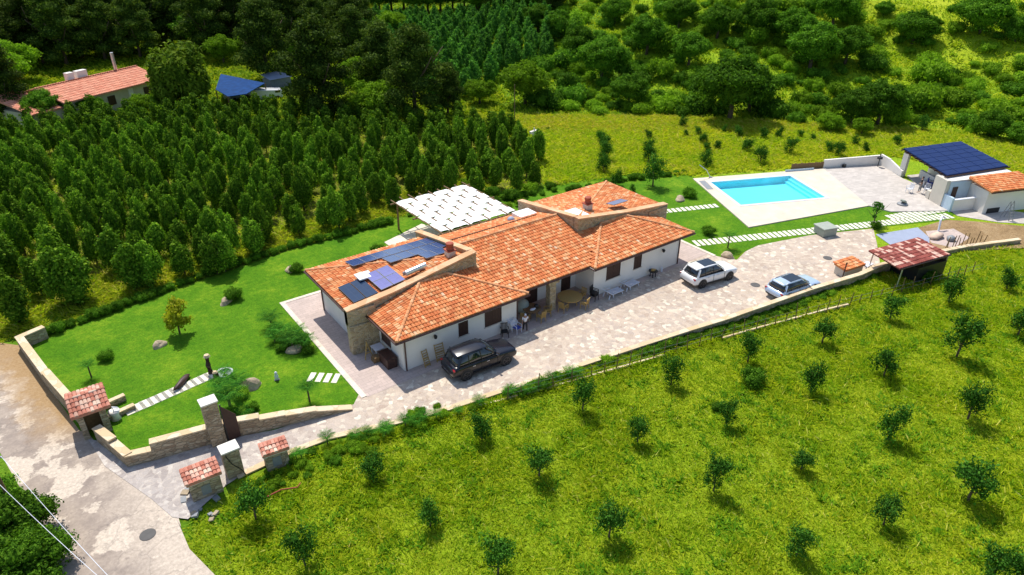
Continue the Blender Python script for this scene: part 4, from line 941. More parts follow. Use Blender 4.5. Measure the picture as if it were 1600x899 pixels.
for i in range(7):
    for j in range(5):
        pp = [bil((j + .02) / 5, (i + .03) / 7), bil((j + .98) / 5, (i + .03) / 7), bil((j + .98) / 5, (i + .97) / 7), bil((j + .02) / 5, (i + .97) / 7)]
        MB().prism([tuple(p) for p in pp], 3.063, 3.09).build('roof_panel', M['pv_roof'], ph)
for a, b, mm in ((.05, .06, 'plaster'), (.93, .05, 'plaster')):
    p = bil(a, b); MB().box(p.x - .28, p.x + .28, p.y - .28, p.y + .28, 0, 2.64).build('post', M[mm], ph)
# wing roof with real tiles, in its own turned frame
wing = thing('wing_roof', None, None); wing.parent = ph; wing.location = (*OF(5.7, -.7), 0); wing.rotation_euler = (0, 0, math.atan2(A1.y, A1.x))
roof([(-3.1, -1.6), (3.1, -1.6), (3.1, 1.4), (-3.1, 1.4)], (2.75, 0, .16), m='tile', parent=wing)
MB().tube([(-3.15, -1.65, 2.38), (3.15, -1.65, 2.38)], .06, 8).build('gutter', M['gutter'], wing)
t = thing('step_ladder', 'thin metal step ladder against the pool house front', 'ladder', (*P(1572, 343), 0), R(-20))
for s_ in (-.25, .25):
    MB().bar((s_, -.5, 0), (s_ * .8, 0, 1.9), .05).build('rail', M['grey'], t); MB().bar((s_, .5, 0), (s_ * .8, 0, 1.9), .04).build('rear_leg', M['grey'], t)
for i in range(6): f = (i + 1) / 7; MB().bar((-.24, -.5 + .5 * f, 1.9 * f), (.24, -.5 + .5 * f, 1.9 * f), .05, .03).build('step', M['grey'], t)
t = thing('covered_tub', 'square grey covered tub on the driveway edge below the path', 'tub', (*P(1288, 366), .035), R(-18))
MB().box(-.75, .75, -.7, .7, 0, .7).build('body', M['shade_green'], t, bevel=.08); MB().box(-.82, .82, -.77, .77, .703, .85).build('cover', M['shade_green'], t, bevel=.06)
t = thing('folded_parasol', 'grey folded cushion pile on the terrace near the pool house', 'cushion pile', (*P(1410, 320, .1), .12))
MB().lathe([(.55, 0), (.5, .12), (.2, .16)], (0, 0, 0), 14).build('base', M['grey'], t, True); MB().obox((0.05, 0, .35), Matrix.Rotation(.5, 3, 'Y'), (.7, .5, .2)).build('cushion', M['shade_green'], t, bevel=.08)
for lb, u, v, m_ in (('white plastic chair lying left of the person at the pool house', 1420, 301, 'white'), ('white plastic stool right beside the person at the pool house', 1447, 301, 'white'), ('blue chair under the pool house roof', 1452, 292, 'blue_and_shade')):
    chair(lb, *P(u, v, .12), R(random.randint(0, 300)), m_, z=.12)
t = thing('hose_stand', 'black hose reel on a post in the far corner of the pool terrace', 'hose reel', (*P(1371, 262), .12)); MB().tube([(0, 0, 0), (0, 0, 1.6)], .05).build('post', M['black'], t); MB()._l([(.05, .9), (.3, .95), (.3, 1.15), (.05, 1.2)], (0, 0, 0), 12).build('reel', M['black'], t)
t = thing('loudspeaker', 'small black box at the foot of the white terrace wall', 'box', (*P(1318, 263), .12)); MB().box(-.2, .2, -.15, .15, 0, .35).build('body', M['black'], t, bevel=.03)
t = thing('pool_shower', 'thin pale pole leaning over the lawn left of the pool', 'pole', (*P(1110, 279), .1)); MB().tube([(0, 0, 0), (-.5, .3, .9), (-1.2, .8, 1.5)], .04).build('pipe', M['aluminium'], t); MB().tube([(0, 0, 0), (0, 0, .08)], .2, 10).build('foot', M['grey'], t)
t = thing('pump_grate', 'dark grey grating on the deck left of the pool', 'grating', (*P(1103, 291), .125), R(60)); MB().box(-1.3, 1.3, -.35, .35, 0, .02).build('plate', M['grey'], t)
for lb, u, v in (('round manhole cover on the road', 231, 836), ('dark drain cover on the driveway below the tub', 1293, 404), ('dark drain cover on the driveway between white and silver cars', 1180, 446)):
    o = MB().lathe([(.38, 0), (.38, .012), (.3, .018)], (0, 0, 0), 20).build('manhole_cover', M['iron']); o.location = (*P(u, v), .036 if u > 300 else .02); tag(o, lb, 'drain cover')
# lean-to carport with red tiles
t = thing('carport', 'low open carport with red and white chequered tiles behind the boundary wall', 'carport', (40.2, -12.4, 0), R(-11))
rf = roof([(-3.0, -1.5), (2.9, -1.5), (2.9, 1.55), (-3.0, 1.55)], (1.95, 0, .09), m='tile_dark', parent=t, tw=.26, tl=.42, arc=.06)
MB().tube([(-3.0, -1.55, 1.77), (2.95, -1.55, 1.77)], .06, 8).build('gutter', M['gutter'], t)
for x in (-2.6, 0, 2.7):
    for y in (-1.4, 1.4): MB().bar((x, y, 0), (x + (.1 if x < 0 else 0), y, 1.74), .07).build('post', M['aluminium'] if x < 0 else M['wood'], t)
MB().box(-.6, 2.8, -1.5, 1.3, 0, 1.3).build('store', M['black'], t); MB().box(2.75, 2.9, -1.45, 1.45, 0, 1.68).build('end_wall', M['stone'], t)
t = thing('oven_shelter', 'small plastered store with orange tiles beside the boundary wall', 'shelter', (36.5, -9.6, 0), R(-8))
MB().box(-1.1, 1.1, -.5, .5, 0, .75).build('body', M['plaster_warm'], t); roof([(-1.2, -.6), (1.2, -.6), (1.2, .6), (-1.2, .6)], (.86, 0, .12), m='tile', parent=t, tw=.22); MB().bar((-1.3, -.5, 0), (-1.2, -.5, 1.5), .07).build('post', M['wood'], t)
t = thing('white_bench', 'white plastic table between the orange tiled store and the carport', 'table', (38.0, -10.3, .03)); MB().box(-.5, .5, -.3, .3, .6, .66).build('tabletop', M['white'], t)
for a, b in ((-.4, -.2), (.4, -.2), (-.4, .2), (.4, .2)): MB().bar((a, b, 0), (a, b, .6), .04).build('leg', M['white'], t)
t = thing('water_tap_post', 'crooked white post at the lawn edge left of the pool house', 'post', (*P(1466, 362), 0)); MB().tube([(0, 0, 0), (.3, .2, 1.0), (.7, .3, 1.3), (.9, .1, 1.1)], .09, 8).build('post_body', M['white'], t)
blob('cloth_pile', 'pink and white cloths piled behind the carport', 'cloth pile', *P(1462, 372), .2, .9, .5, .25, 'tile_pale', 8); blob('sand_bag', 'grey sack beside the concrete pad behind the carport', 'sack', *P(1485, 376), .2, .5, .35, .3, 'grey', 9)
for i in range(12):
    u = 1475 + i * 5.5 + random.uniform(-1, 1); x, y = P(u, 392 - i * .9 + random.uniform(-2, 2))
    o = fp.copy(); COL.objects.link(o); o.location = (x, y, 0); o.rotation_euler = (random.uniform(-.1, .1), random.uniform(-.1, .1), 0); o.scale = (1, 1, random.uniform(.7, 1.3))
    tag(o, 'thin stake standing in the earth strip right of the carport', 'stake', 'stakes right of the carport')
# pergola with white cloth
pg = thing('pergola', 'large log pergola covered with white woven shade cloth behind the house', 'pergola', (0, 0, 0))
def PGp(a, b): return Vector((10.3, 12.2)).lerp(Vector((18.2, 12.2)), a) + Vector((0, 8.4)) * b
for a in (0.02, .5, .98):
    for b in (.02, .98): p = PGp(a, b); MB().tube([(p.x, p.y, 0), (p.x + .05, p.y, 2.7)], [.11, .08], 8).build('post', M['timber'], pg)
for b in (0, .5, 1): p, q_ = PGp(-.05, b), PGp(1.06, b); MB().tube([(p.x, p.y, 2.6), (q_.x, q_.y, 2.62)], .08, 8).build('beam', M['timber'], pg)
for i in range(9): a = i / 8; p, q_ = PGp(a, -.06), PGp(a, 1.07); MB().tube([(p.x, p.y, 2.72), (q_.x, q_.y + random.uniform(-.2, .3), 2.74)], .06, 8).build('rafter', M['timber'], pg)
# woven cloth strips passing over and under the rafters, gaps showing
ns = 8
for j in range(ns):
    y0 = 12.3 + j * 8.2 / ns; y1 = y0 + 8.2 / ns - .03; B = MB(); n = 49; vs = []
    for i in range(n):
        x = 10.35 + 7.8 * i / (n - 1); ph_ = math.cos(math.pi * (i / (n - 1) * 8 + j)); z = 2.81 + .004 * ph_ - .1 * max(0, min(1, (-ph_ - .72) * 6))
        vs += [(x, y0, z + .01 * math.sin(i)), (x, y1, z + .01 * math.cos(i * 1.3))]
    fs = []
    for i in range(n - 1):
        ph_ = ((i / (n - 1) * 8 + j) % 2)
        fs.append((2 * i, 2 * i + 2, 2 * i + 3, 2 * i + 1))
    B.add(vs, fs); o = B.build('cloth_strip', M['canvas'], pg); sm = o.modifiers.new('t', 'SOLIDIFY'); sm.thickness = .01

# ------------------------------------------------------------ vegetation
def leaves(rng, blobs, n, size, asp=1.7, top=.25, rnd=.7, shell=(.72, 1.06), droop=0):
    bl = np.array(blobs, float); wgt = (bl[:, 3] * bl[:, 4] + bl[:, 4] * bl[:, 5] + bl[:, 3] * bl[:, 5]); wgt /= wgt.sum()
    k = rng.choice(len(bl), n, p=wgt); d = rng.normal(size=(n, 3)); d[:, 2] += top; d /= np.linalg.norm(d, axis=1)[:, None]
    r = (rng.uniform(shell[0], shell[1], n) * (1 + .16 * np.sin(d[:, 0] * 6 + k * 1.7) * np.sin(d[:, 1] * 7 + k) + .14 * np.sin(d[:, 2] * 9 + d[:, 0] * 4 + k * 2.3)))[:, None]; p = bl[k, :3] + d * r * bl[k, 3:6]
    nn = d / bl[k, 3:6]; nn /= np.linalg.norm(nn, axis=1)[:, None]; nn += rng.normal(size=(n, 3)) * rnd; nn[:, 2] += .15; nn /= np.linalg.norm(nn, axis=1)[:, None]
    t = np.cross(nn, rng.normal(size=(n, 3))); t /= np.linalg.norm(t, axis=1)[:, None]; b = np.cross(nn, t)
    s = (size * rng.uniform(.6, 1.3, n))[:, None]
    v = np.stack([p - t * s * asp * .5, p - b * s * .5 + nn * s * .15, p + t * s * asp * .5, p + b * s * .5 + nn * s * .15], 1).reshape(-1, 3)
    return v, np.arange(4 * n).reshape(n, 4)
def core(blobs, k=.7, n=6, m=8):
    vs, fs = [], []; o = 0
    for (x, y, z, a, b, c) in blobs:
        th = np.linspace(0, 2 * np.pi, m, endpoint=False); ph = np.linspace(-1.45, 1.45, n)
        T, Ph = np.meshgrid(th, ph); v = np.stack([x + a * k * np.cos(Ph) * np.cos(T), y + b * k * np.cos(Ph) * np.sin(T), z + c * k * np.sin(Ph)], -1).reshape(-1, 3)
        vs.append(v)
        for i in range(n - 1):
            for j in range(m): fs.append((o + i * m + j, o + i * m + (j + 1) % m, o + (i + 1) * m + (j + 1) % m, o + (i + 1) * m + j))
        o += n * m
    return np.concatenate(vs), np.array(fs)
def crown(name, rng, blobs, n, size, mat, corek=.7, **kw):
    v, f = leaves(rng, blobs, n, size, **kw)
    if corek: cv, cf = core(blobs, corek); f = np.concatenate([f, cf + len(v)]); v = np.concatenate([v, cv])
    return np_mesh(name, v, f, mat)
def trunk_mesh(name, h, r, limbs, rng, lean=.05):
    B = MB(); B.tube([(0, 0, -.4), (lean * h * .3, 0, h * .35), (lean * h, lean * h * .5, h)], [r * 1.3, r, r * .6], 7)
    for k in range(limbs):
        a = k * 2.4 + rng.uniform(0, 1); z0 = h * rng.uniform(.45, .8); l = h * rng.uniform(.35, .6)
        B.tube([(lean * z0, 0, z0), (math.cos(a) * l * .6, math.sin(a) * l * .6, z0 + l * .5), (math.cos(a) * l, math.sin(a) * l, z0 + l)], [r * .5, r * .35, r * .15], 5)
    me = bpy.data.meshes.new(name); me.from_pydata(B.v, [], B.f); me.materials.append(M['bark']); me.shade_smooth(); return me
def tree(name, label, cat, loc, cm, tm, s=1, rz=None, group=None, sz=None):
    t = thing(name, label, cat, loc, random.uniform(0, 6.28) if rz is None else rz, group); t.scale = (s, s, sz or s)
    o = bpy.data.objects.new('crown', cm); link(o, t)
    if tm: o = bpy.data.objects.new('trunk', tm); link(o, t)
    return t
def shrub(name, label, cat, loc, cm, s=1, sz=None, group=None):
    o = bpy.data.objects.new(name, cm); link(o); o.location = loc; o.rotation_euler = (0, 0, random.uniform(0, 6.28)); o.scale = (s, s, sz or s)
    return tag(o, label, cat, group)
rg = np.random.default_rng(11)
# plantation evergreens: upright, pointed, several leaders
def plant_blobs(r):
    B = [(0, 0, 1.6, 1.0, 1.0, 1.3), (r.uniform(-.2, .2), r.uniform(-.2, .2), 2.6, .8, .8, 1.1)]
    for k in range(8):
        a = k * .8 + r.uniform(0, .5); q = r.uniform(.45, .8); z = r.uniform(.9, 2.6); B.append((math.cos(a) * q, math.sin(a) * q, z, .5, .5, r.uniform(.7, 1.0)))
    for k in range(3): B.append((r.uniform(-.5, .5), r.uniform(-.5, .5), r.uniform(3.0, 3.6), .34, .34, r.uniform(.45, .65)))
    return B
PLC = [crown('plantation_crown', rg, plant_blobs(rg), 4200, .13, L['plant'], .62, top=.3, rnd=.6) for _ in range(6)]
PLT = [trunk_mesh('plantation_trunk', 2.2, .09, 3, rg) for _ in range(2)]
poly = PLANT; xs = [p[0] for p in poly]; ys = [p[1] for p in poly]
ang = R(35); cnt = 0; inner = []
ii = np.arange(-60, 60)
for i in ii:
    for j in ii:
        a, b = i * 2.5, j * 2.45 + (i % 2) * 1.1
        x, y = a * math.cos(ang) - b * math.sin(ang) + random.uniform(-.75, .75), a * math.sin(ang) + b * math.cos(ang) + 40 + random.uniform(-.75, .75)
        if inside(x, y, poly): inner.append((x, y))
FRONT = [(32, 505, 1.1), (108, 474, 1.35), (128, 470, 1.3), (212, 452, 1.15), (240, 447, 1.1), (340, 428, 1.0), (352, 424, 1.05), (90, 420, 1.1), (185, 425, 1.1), (20, 440, 1.15), (400, 398, 1.0), (290, 432, .9)]
fr = [P(u, v) for u, v, s in FRONT]
inner = [p for p in inner if min(math.hypot(p[0] - q[0], p[1] - q[1]) for q in fr) > 1.7 and not (p[1] < 30 and random.random() < .12)]
edge = sorted(inner, key=lambda p: camxy(*p)[1])
def region(x, y, d1, d2, l1, l2):
    cx_, cy_ = camxy(x, y); l = cx_ / cy_
    return ('front' if cy_ < d1 else 'middle' if cy_ < d2 else 'back') + ' ' + ('left' if l < l1 else 'centre' if l < l2 else 'right')
for k, (x, y) in enumerate(edge[:290]):
    rg_ = region(x, y, 66, 80, -.5, -.25)
    tree('plantation_tree', 'dark upright evergreen in the dense planted rows, %s part of the block' % rg_, 'tree', (x, y, 0), PLC[random.randrange(6)], PLT[k % 2], random.uniform(.62, .86), group='planted evergreens, %s part' % rg_, sz=random.uniform(.7, 1.15))
if len(edge) > 290:
    VV, FF, o_ = [], [], 0
    for (x, y) in edge[290:]:
        v, f = leaves(rg, [(0, 0, 1.5, .8, .8, 1.2), (0, 0, 2.6, .55, .55, .9), (.3, .2, 1.9, .5, .5, .8)], 800, .17, rnd=.6); cv, cf = core([(0, 0, 1.6, .8, .8, 1.5)], .6)
        f = np.concatenate([f, cf + len(v)]); v = np.concatenate([v, cv]); a_ = random.uniform(.85, 1.1); VV.append(v * a_ + np.array([x, y, 0])); FF.append(f + o_); o_ += len(v)
    o = bpy.data.objects.new('plantation_trees', np_mesh('plantation_trees', np.concatenate(VV), np.concatenate(FF), L['plant'])); link(o)
    tag(o, 'farthest evergreens of the dense planted block, toward the far house', kind='stuff')
for (u, v, s), lb in zip([(a, b, c * .88) for a, b, c in FRONT], ['leftmost', 'second from the left', 'third from the left', 'fourth from the left', 'fifth from the left', 'sixth from the left', 'seventh from the left', 'one behind the second', 'one behind the fourth', 'one behind the leftmost', 'eighth from the left', 'small one before the sixth']):
    tree('plantation_tree', 'larger evergreen before the planted rows by the lawn, ' + lb, 'tree', (*P(u, v), 0), PLC[int(u) % 6], PLT[0], s, group='front evergreens of the planted rows')
# back rows of slim blue green trees
def row_blobs(r): return [(0, 0, 1.3, .9, .9, 1.2), (r.uniform(-.2, .2), 0, 2.4, .65, .65, 1.0), (r.uniform(-.3, .3), r.uniform(-.3, .3), 3.2, .35, .35, .6), (.5, .2, 1.9, .5, .5, .8), (-.4, -.4, 1.7, .5, .5, .8)]
RWC = [crown('row_crown', rg, row_blobs(rg), 1500, .15, L['row'], .7) for _ in range(4)]
ROWP = [G(*p)[:2] for p in [(535, 18), (560, 5), (700, 2), (830, 30), (880, 60), (860, 105), (830, 112), (760, 140), (740, 150), (700, 165), (660, 160), (600, 110), (560, 100), (530, 60)]]
rows = []
for i in np.arange(-70, 70):
    for j in np.arange(-70, 70):
        a, b = i * 2.6, j * 2.9; x, y = a * math.cos(R(50)) - b * math.sin(R(50)) + 40 + random.uniform(-.8, .8), a * math.sin(R(50)) + b * math.cos(R(50)) + 100 + random.uniform(-.8, .8)
        if inside(x, y, ROWP): rows.append((x, y))
rows = sorted(rows, key=lambda p: camxy(*p)[1]); 
if len(rows) > 290: rows = rows[:290]
for k, (x, y) in enumerate(rows):
    tree('row_tree', 'slim blue green conical tree in the far planted rows, %s part' % region(x, y, 122, 145, .02, .1), 'tree', (x, y, H(x, y)), RWC[k % 4], None, random.uniform(1.0, 1.35), group='far rows of conical trees, %s part' % region(x, y, 122, 145, .02, .1))
# oaks
def oak_blobs(r, n=24, w_=1.0):
    B = [(0, 0, 3.0, 2.6, 2.6, 1.9)]
    for k in range(n):
        a = k * 2.399; q = 2.9 * math.sqrt((k + .5) / n) * w_; B.append((math.cos(a) * q, math.sin(a) * q, 3.6 + 1.5 * (1 - q / 3.2) + r.uniform(-1.0, .5), r.uniform(.6, 1.2), r.uniform(.6, 1.2), r.uniform(.5, .95)))
    return B
OKC = [crown('oak_crown', rg, oak_blobs(rg), 15000, .15, L['oak'], .72, rnd=.65) for _ in range(5)]
OKT = [trunk_mesh('oak_trunk', 3.2, .22, 5, rg, .08) for _ in range(2)]
BRC = [crown('bright_crown', rg, oak_blobs(rg), 12000, .16, L['bright'], .68) for _ in range(2)]
OAKS = [(982, 168, 62, 'lone leaning tree at the far edge of the yellow meadow', 0), (940, 130, 85, 'round dark green tree behind the meadow, left of the leaning tree', 0), (905, 95, 60, 'green tree above the round tree behind the meadow', 0), (1010, 85, 70, 'broad tree up the slope above the leaning tree', 0), (1075, 105, 65, 'pale topped round tree on the slope left of the great oak', 0),
        (1140, 188, 118, 'great broad oak at the meadow edge above the lawn trees', 0), (1170, 175, 85, 'dark oak adjoining the right side of the great oak', 0), (1105, 165, 70, 'oak adjoining the left side of the great oak', 0), (1265, 110, 85, 'wide oak on the slope right of the great oak', 0), (1320, 100, 70, 'right neighbour of the wide slope oak', 0), (1235, 70, 65, 'oak above the wide slope oak', 0), (1300, 45, 70, 'oak near the top of the photo above the wide slope oak', 0), (1180, 60, 70, 'oak on the upper slope above the great oak', 0), (1370, 195, 85, 'tall dark oak at the meadow edge above the pool', 0), (1330, 195, 70, 'dark oak left of the tall dark oak above the pool', 0), (1120, 60, 60, 'oak on the upper slope in the middle', 0), (1060, 45, 55, 'small oak at the upper middle of the slope', 0),
        (820, 165, 85, 'bright green spreading tree behind the meadow left end', 1), (1295, 205, 45, 'bright bushy shrub left of the dark oaks at the meadow edge', 1), (1345, 212, 36, 'bright small round tree before the tall dark oak', 1),
        (1425, 68, 68, 'dark flat topped bush on the open upper hillside', 0), (1530, 52, 85, 'big dark bush at the upper right of the open hillside', 0), (1585, 65, 50, 'dark bush at the right photo edge on the hillside', 0), (870, 60, 50, 'green tree at the upper edge of the far rows', 0), (960, 40, 50, 'tree high on the slope left of centre', 0), (1380, 25, 30, 'small dark upright bush near the top right', 0), (1460, 45, 22, 'tiny bush between the two dark hillside bushes', 0),
        (1545, 215, 60, 'dark broad shrub right of the pool house roof', 0), (1590, 225, 50, 'dark shrub at the right photo edge beside the pool house', 0), (840, 50, 50, 'dark green clump at the top of the far rows', 0)]
for k, (u, v, wpx, lb, br) in enumerate(OAKS):
    x, y, z = G(u, v); dist = camxy(x, y)[1] / math.cos(TH) * .97; wm = wpx / FPX * math.hypot(dist, CH - z) ; s = wm / 8.2
    tree('bright_tree' if br else ('hillside_bush' if 'bush' in lb or 'shrub' in lb else 'oak_tree'), lb, 'bush' if ('bush' in lb or 'shrub' in lb) else 'tree', (x, y, z - (.9 * s if ('bush' in lb or 'shrub' in lb) else 0)), (BRC if br else OKC)[k % (2 if br else 5)], OKT[k % 2], s)
occupied = [(*G(o[0], o[1])[:2], o[2] / 1075 * 60) for o in OAKS]
# hillside shrubs, a few hundred, plus undergrowth
def bush_blobs(r):
    B = []
    for k in range(7): a = k * 2.4; q = .75 * math.sqrt(k / 7); B.append((math.cos(a) * q, math.sin(a) * q, .45 + r.uniform(0, .35), r.uniform(.4, .65), r.uniform(.4, .65), r.uniform(.4, .6)))
    return B
BUO = [crown('shrub_crown', rg, bush_blobs(rg), 2200, .08, L['oak'], .7) for _ in range(4)]
BUB = [crown('shrub_crown', rg, bush_blobs(rg), 2200, .08, L['bright'], .7) for _ in range(4)]
shr = []
tries = 0
while len(shr) < 285 and tries < 9000:
    tries += 1
    u, v = random.uniform(840, 1640), random.uniform(-15, 262)
    x, y, z = G(u, v); cx_, cy_ = camxy(x, y)
    if inside(x, y, MEADOW) or cy_ < 86 or (u < 1500 and v > 200 - 12 * (u < 1200)): continue
    if u > 1370 and v < 120 and random.random() < .78: continue
    if u > 1290 and v < 30 and random.random() < .6: continue
    if any(math.hypot(x - a, y - b) < r * .35 for a, b, r in occupied): continue
    if inside(x, y, ROWP): continue
    s = random.choice((random.uniform(.8, 1.6), random.uniform(1.4, 3.0)))
    if any(math.hypot(x - a, y - b) < (s + q) * .72 for a, b, q in shr): continue
    shr.append((x, y, s))
    br = random.random() < (.7 if u > 1380 else .5)
    shrub('hillside_shrub', 'rounded %s shrub in the hillside scrub, %s part of the slope' % ('light green' if br else 'dark green', region(x, y, 108, 125, .3, .52)), 'shrub', (x, y, z - .1 * s), random.choice(BUB if br else BUO), s, s * random.uniform(.8, 1.25), ('light green' if br else 'dark green') + ' hillside shrubs, ' + region(x, y, 108, 125, .3, .52))
# pines and tall dark trees, upper left
def pine_blobs(r):
    B = []
    for k in range(22):
        z = 2.2 + 10.6 * (k / 21); rad = 4.0 * math.sin(math.pi * min(1, .25 + .7 * (k / 21))) * r.uniform(.6, 1.05); a = k * 2.399
        B.append((math.cos(a) * rad, math.sin(a) * rad, z, r.uniform(1.2, 1.9), r.uniform(1.2, 1.9), r.uniform(.8, 1.2)))
    B.append((0, 0, 7.5, 2.4, 2.4, 4.8)); return B
PNC = [crown('pine_crown', rg, pine_blobs(rg), 15000, .2, L['pine'], .6, rnd=.8) for _ in range(4)]
PNT = [trunk_mesh('pine_trunk', 8, .3, 4, rg, .02) for _ in range(2)]
PINES = [(505, 185, 1.05, 'huge round topped dark pine behind the planted rows, left of centre'), (650, 185, .95, 'tall olive brown conifer with forked bare trunk behind the rows', ), (600, 160, .9, 'dark conifer between the two largest pines'), (420, 125, 1.0, 'dark pine right of the blue tarpaulin roof'), (455, 95, 1.05, 'dark pine behind the pine beside the tarpaulin'), (20, 185, .8, 'dark tree left of the pink roofed house'), (700, 175, .55, 'low dark conifer right of the forked conifer'),
         (70, 95, 1.0, 'tall dark pine behind the left end of the pink roof'), (130, 85, 1.1, 'tall dark pine behind the chimneys of the far house'), (185, 75, 1.1, 'tall dark pine behind the middle of the far house'), (235, 70, 1.0, 'tall dark pine behind the right end of the far house'), (290, 65, 1.0, 'tall dark pine behind the round stone pine'), (340, 60, .9, 'dark tree at the top behind the tarpaulin roof'), (385, 55, 1.0, 'dark tree at the top left of the pine beside the tarpaulin'), (430, 40, 1.1, 'dark pine at the upper edge above the tarpaulin'), (500, 60, 1.0, 'dark pine rising behind the huge round topped pine'), (30, 60, .9, 'dark pine at the upper left corner'), (150, 30, 1.0, 'pine at the top edge left of the sand patch'), (250, 25, 1.0, 'pine at the top edge right of the sand patch'), (90, 20, 1.0, 'pine at the top edge near the left corner'), (330, 15, 1.0, 'pine at the top edge over the tarpaulin'), (560, 35, .7, 'dark pine left of the far planted rows'), (400, 5, 1.1, 'pine at the top edge, middle left'), (480, 8, 1.1, 'pine at the top edge above the huge pine'), (0, 110, .8, 'dark tree at the left edge above the far house')]
for k, pz in enumerate(PINES):
    u, v, s, lb = pz; x, y, z = G(u, v + 6); tree('pine_tree', lb, 'tree', (x, y, z), PNC[k % 4], PNT[k % 2], s)
for k, (u, v, s, lb) in enumerate([(8, 150, 1.3, 'light green leafy tree at the left edge'), (30, 125, 1.2, 'light green tree behind the left edge'), (590, 182, 1.0, 'light green bush below the conifers behind the rows'), (350, 95, .9, 'light green tree in the gap behind the tarpaulin roof'), (395, 90, .9, 'light green tree right of the gap behind the tarpaulin'), (10, 40, 1.5, 'light green tree in the upper left corner'), (610, 60, 1.1, 'bright green tree above the forked conifer'), (560, 150, 1.1, 'yellow green tree between the two biggest conifers'), (150, 182, .55, 'small dark tree in front of the cream wall of the far house'), (75, 190, .8, 'bushy tree in front of the left end of the far house'), (230, 178, .6, 'green bush at the right end of the far house'), (115, 182, .45, 'reddish green sapling before the far house roof'), (750, 160, .7, 'green bush left of the bright spreading tree')]):
    x, y, z = G(u, v + 4); tree('leafy_tree', lb, 'tree', (x, y, z), (OKC if 'dark' in lb or 'reddish' in lb or 'bushy' in lb else BRC)[k % 2], OKT[0], s)
WOODS = []
tr_ = 0
while len(WOODS) < 185 and tr_ < 9000:
    tr_ += 1; u, v = random.uniform(-80, 880), random.uniform(-40, 126)
    if u > 560 and v > 26: continue
    if v > 108 + 0 * u and not u < 25: continue
    if 60 < u < 300 and v > 96 + (200 - u) * .1: continue
    if 320 < u < 420 and v > 95: continue
    x, y, z = G(u, v)
    if inside(x, y, ROWP) or any(math.hypot(x - a, y - b) < 4.6 for a, b in WOODS): continue
    WOODS.append((x, y)); dk = random.random() < .6
    if dk: tree('pine_tree', 'dark pine within the wood behind the far house, %s part' % region(x, y, 130, 160, -.5, -.2), 'tree', (x, y, z), random.choice(PNC), PNT[0], random.uniform(.7, 1.05), group='dark pines of the wood, ' + region(x, y, 130, 160, -.5, -.2))
    else: tree('leafy_tree', 'light green leafy tree in the wood behind the far house, %s part' % region(x, y, 130, 160, -.5, -.2), 'tree', (x, y, z), random.choice(OKC + BRC), OKT[0], random.uniform(1.0, 1.7), group='leafy trees of the wood, ' + region(x, y, 130, 160, -.5, -.2))
for i, u in enumerate(range(555, 870, 19)):
    x, y, z = G(u, 14 + (i * 7) % 9); tree('leafy_tree', 'green leafy tree in the belt along the top edge above the far planted rows', 'tree', (x, y, z), OKC[i % 5], OKT[0], 1.25, group='tree belt above the far planted rows')
# round needle tree beside the far house
UMB = crown('needle_crown', rg, [(0, 0, 4.2, 3.3, 3.3, 3.7)] + [(math.cos(k * 2.4) * 2.4, math.sin(k * 2.4) * 2.4, 2.5 + (k % 5) * .9, 1.3, 1.3, 2.0) for k in range(14)], 9000, .26, L['umbrella'], .72, asp=3.0, rnd=.6)
tree('stone_pine', 'big round olive green needle tree between the far house and the blue tarpaulin', 'tree', (*P(290, 172), 0), UMB, trunk_mesh('needle_trunk', 3, .3, 4, rg), 1.12)
# young trees of the sunny field
def field_blobs(r):
    B = [(0, 0, 1.15, .42, .42, .5)]
    for k in range(9): a = k * 2.4; q = .5 * math.sqrt((k + 1) / 9); B.append((math.cos(a) * q, math.sin(a) * q, 1.15 + r.uniform(-.5, .6), r.uniform(.15, .36), r.uniform(.15, .36), r.uniform(.2, .42)))
    return B
FDC = [crown('young_crown', rg, field_blobs(rg), 1700, .065, L['field'], .3, rnd=.9, shell=(.4, 1.5)) for _ in range(7)]
FDT = [trunk_mesh('young_trunk', .95, .045, 4, rg, .06) for _ in range(3)]
FT = {'in the row nearest the driveway': [(584, 748, 55), (753, 687, 52), (910, 643, 52), (1048, 602, 48), (1168, 567, 44), (1284, 536, 48), (1390, 500, 44), (1481, 474, 44), (1572, 453, 40)],
      'in the second row from the driveway': [(478, 886, 62), (672, 823, 45), (842, 746, 58), (996, 693, 45), (1135, 665, 44), (1266, 614, 48), (1380, 589, 54), (1494, 558, 66), (1590, 525, 50)],
      'in the third row from the driveway': [(778, 898, 66), (951, 840, 64), (1115, 768, 54), (1251, 735, 46), (1387, 688, 56), (1512, 656, 62)], 'in the lowest row at the photo bottom': [(1244, 869, 54), (1380, 822, 56), (1512, 782, 84), (1548, 912, 66), (1590, 915, 66)]}
ORD = ['first', 'second', 'third', 'fourth', 'fifth', 'sixth', 'seventh', 'eighth', 'ninth']
k = 0
for rn_, lst in FT.items():
    for i, (u, v, w_) in enumerate(lst):
        x, y, z = G(u, v); dist = math.hypot(camxy(x, y)[1], CH); s = w_ / FPX * dist / 1.45 * .8
        tree('young_tree', 'young field tree, %s from left, %s' % (ORD[i], rn_), 'tree', (x, y, z - .05), FDC[(k * 3) % 7], FDT[k % 3], s, group='young trees in the sunny field', sz=s * random.uniform(.85, 1.2)); k += 1
x, y, z = G(400, 812); tree('young_tree', 'young dark green tree in the field corner near the stone meter boxes', 'tree', (x, y, z), FDC[1], FDT[0], 1.25, group='young trees in the sunny field')
for u, v, s, lb in ((1175, 600, .85, 'low dark green bush below the fifth tree of the first field row'), (1447, 440, .8, 'low dark green bush in the field below the carport'), (1120, 640, .4, 'small weed clump in the middle of the field')):
    x, y, z = G(u, v); shrub('field_bush', lb, 'bush', (x, y, z), BUO[1], s)
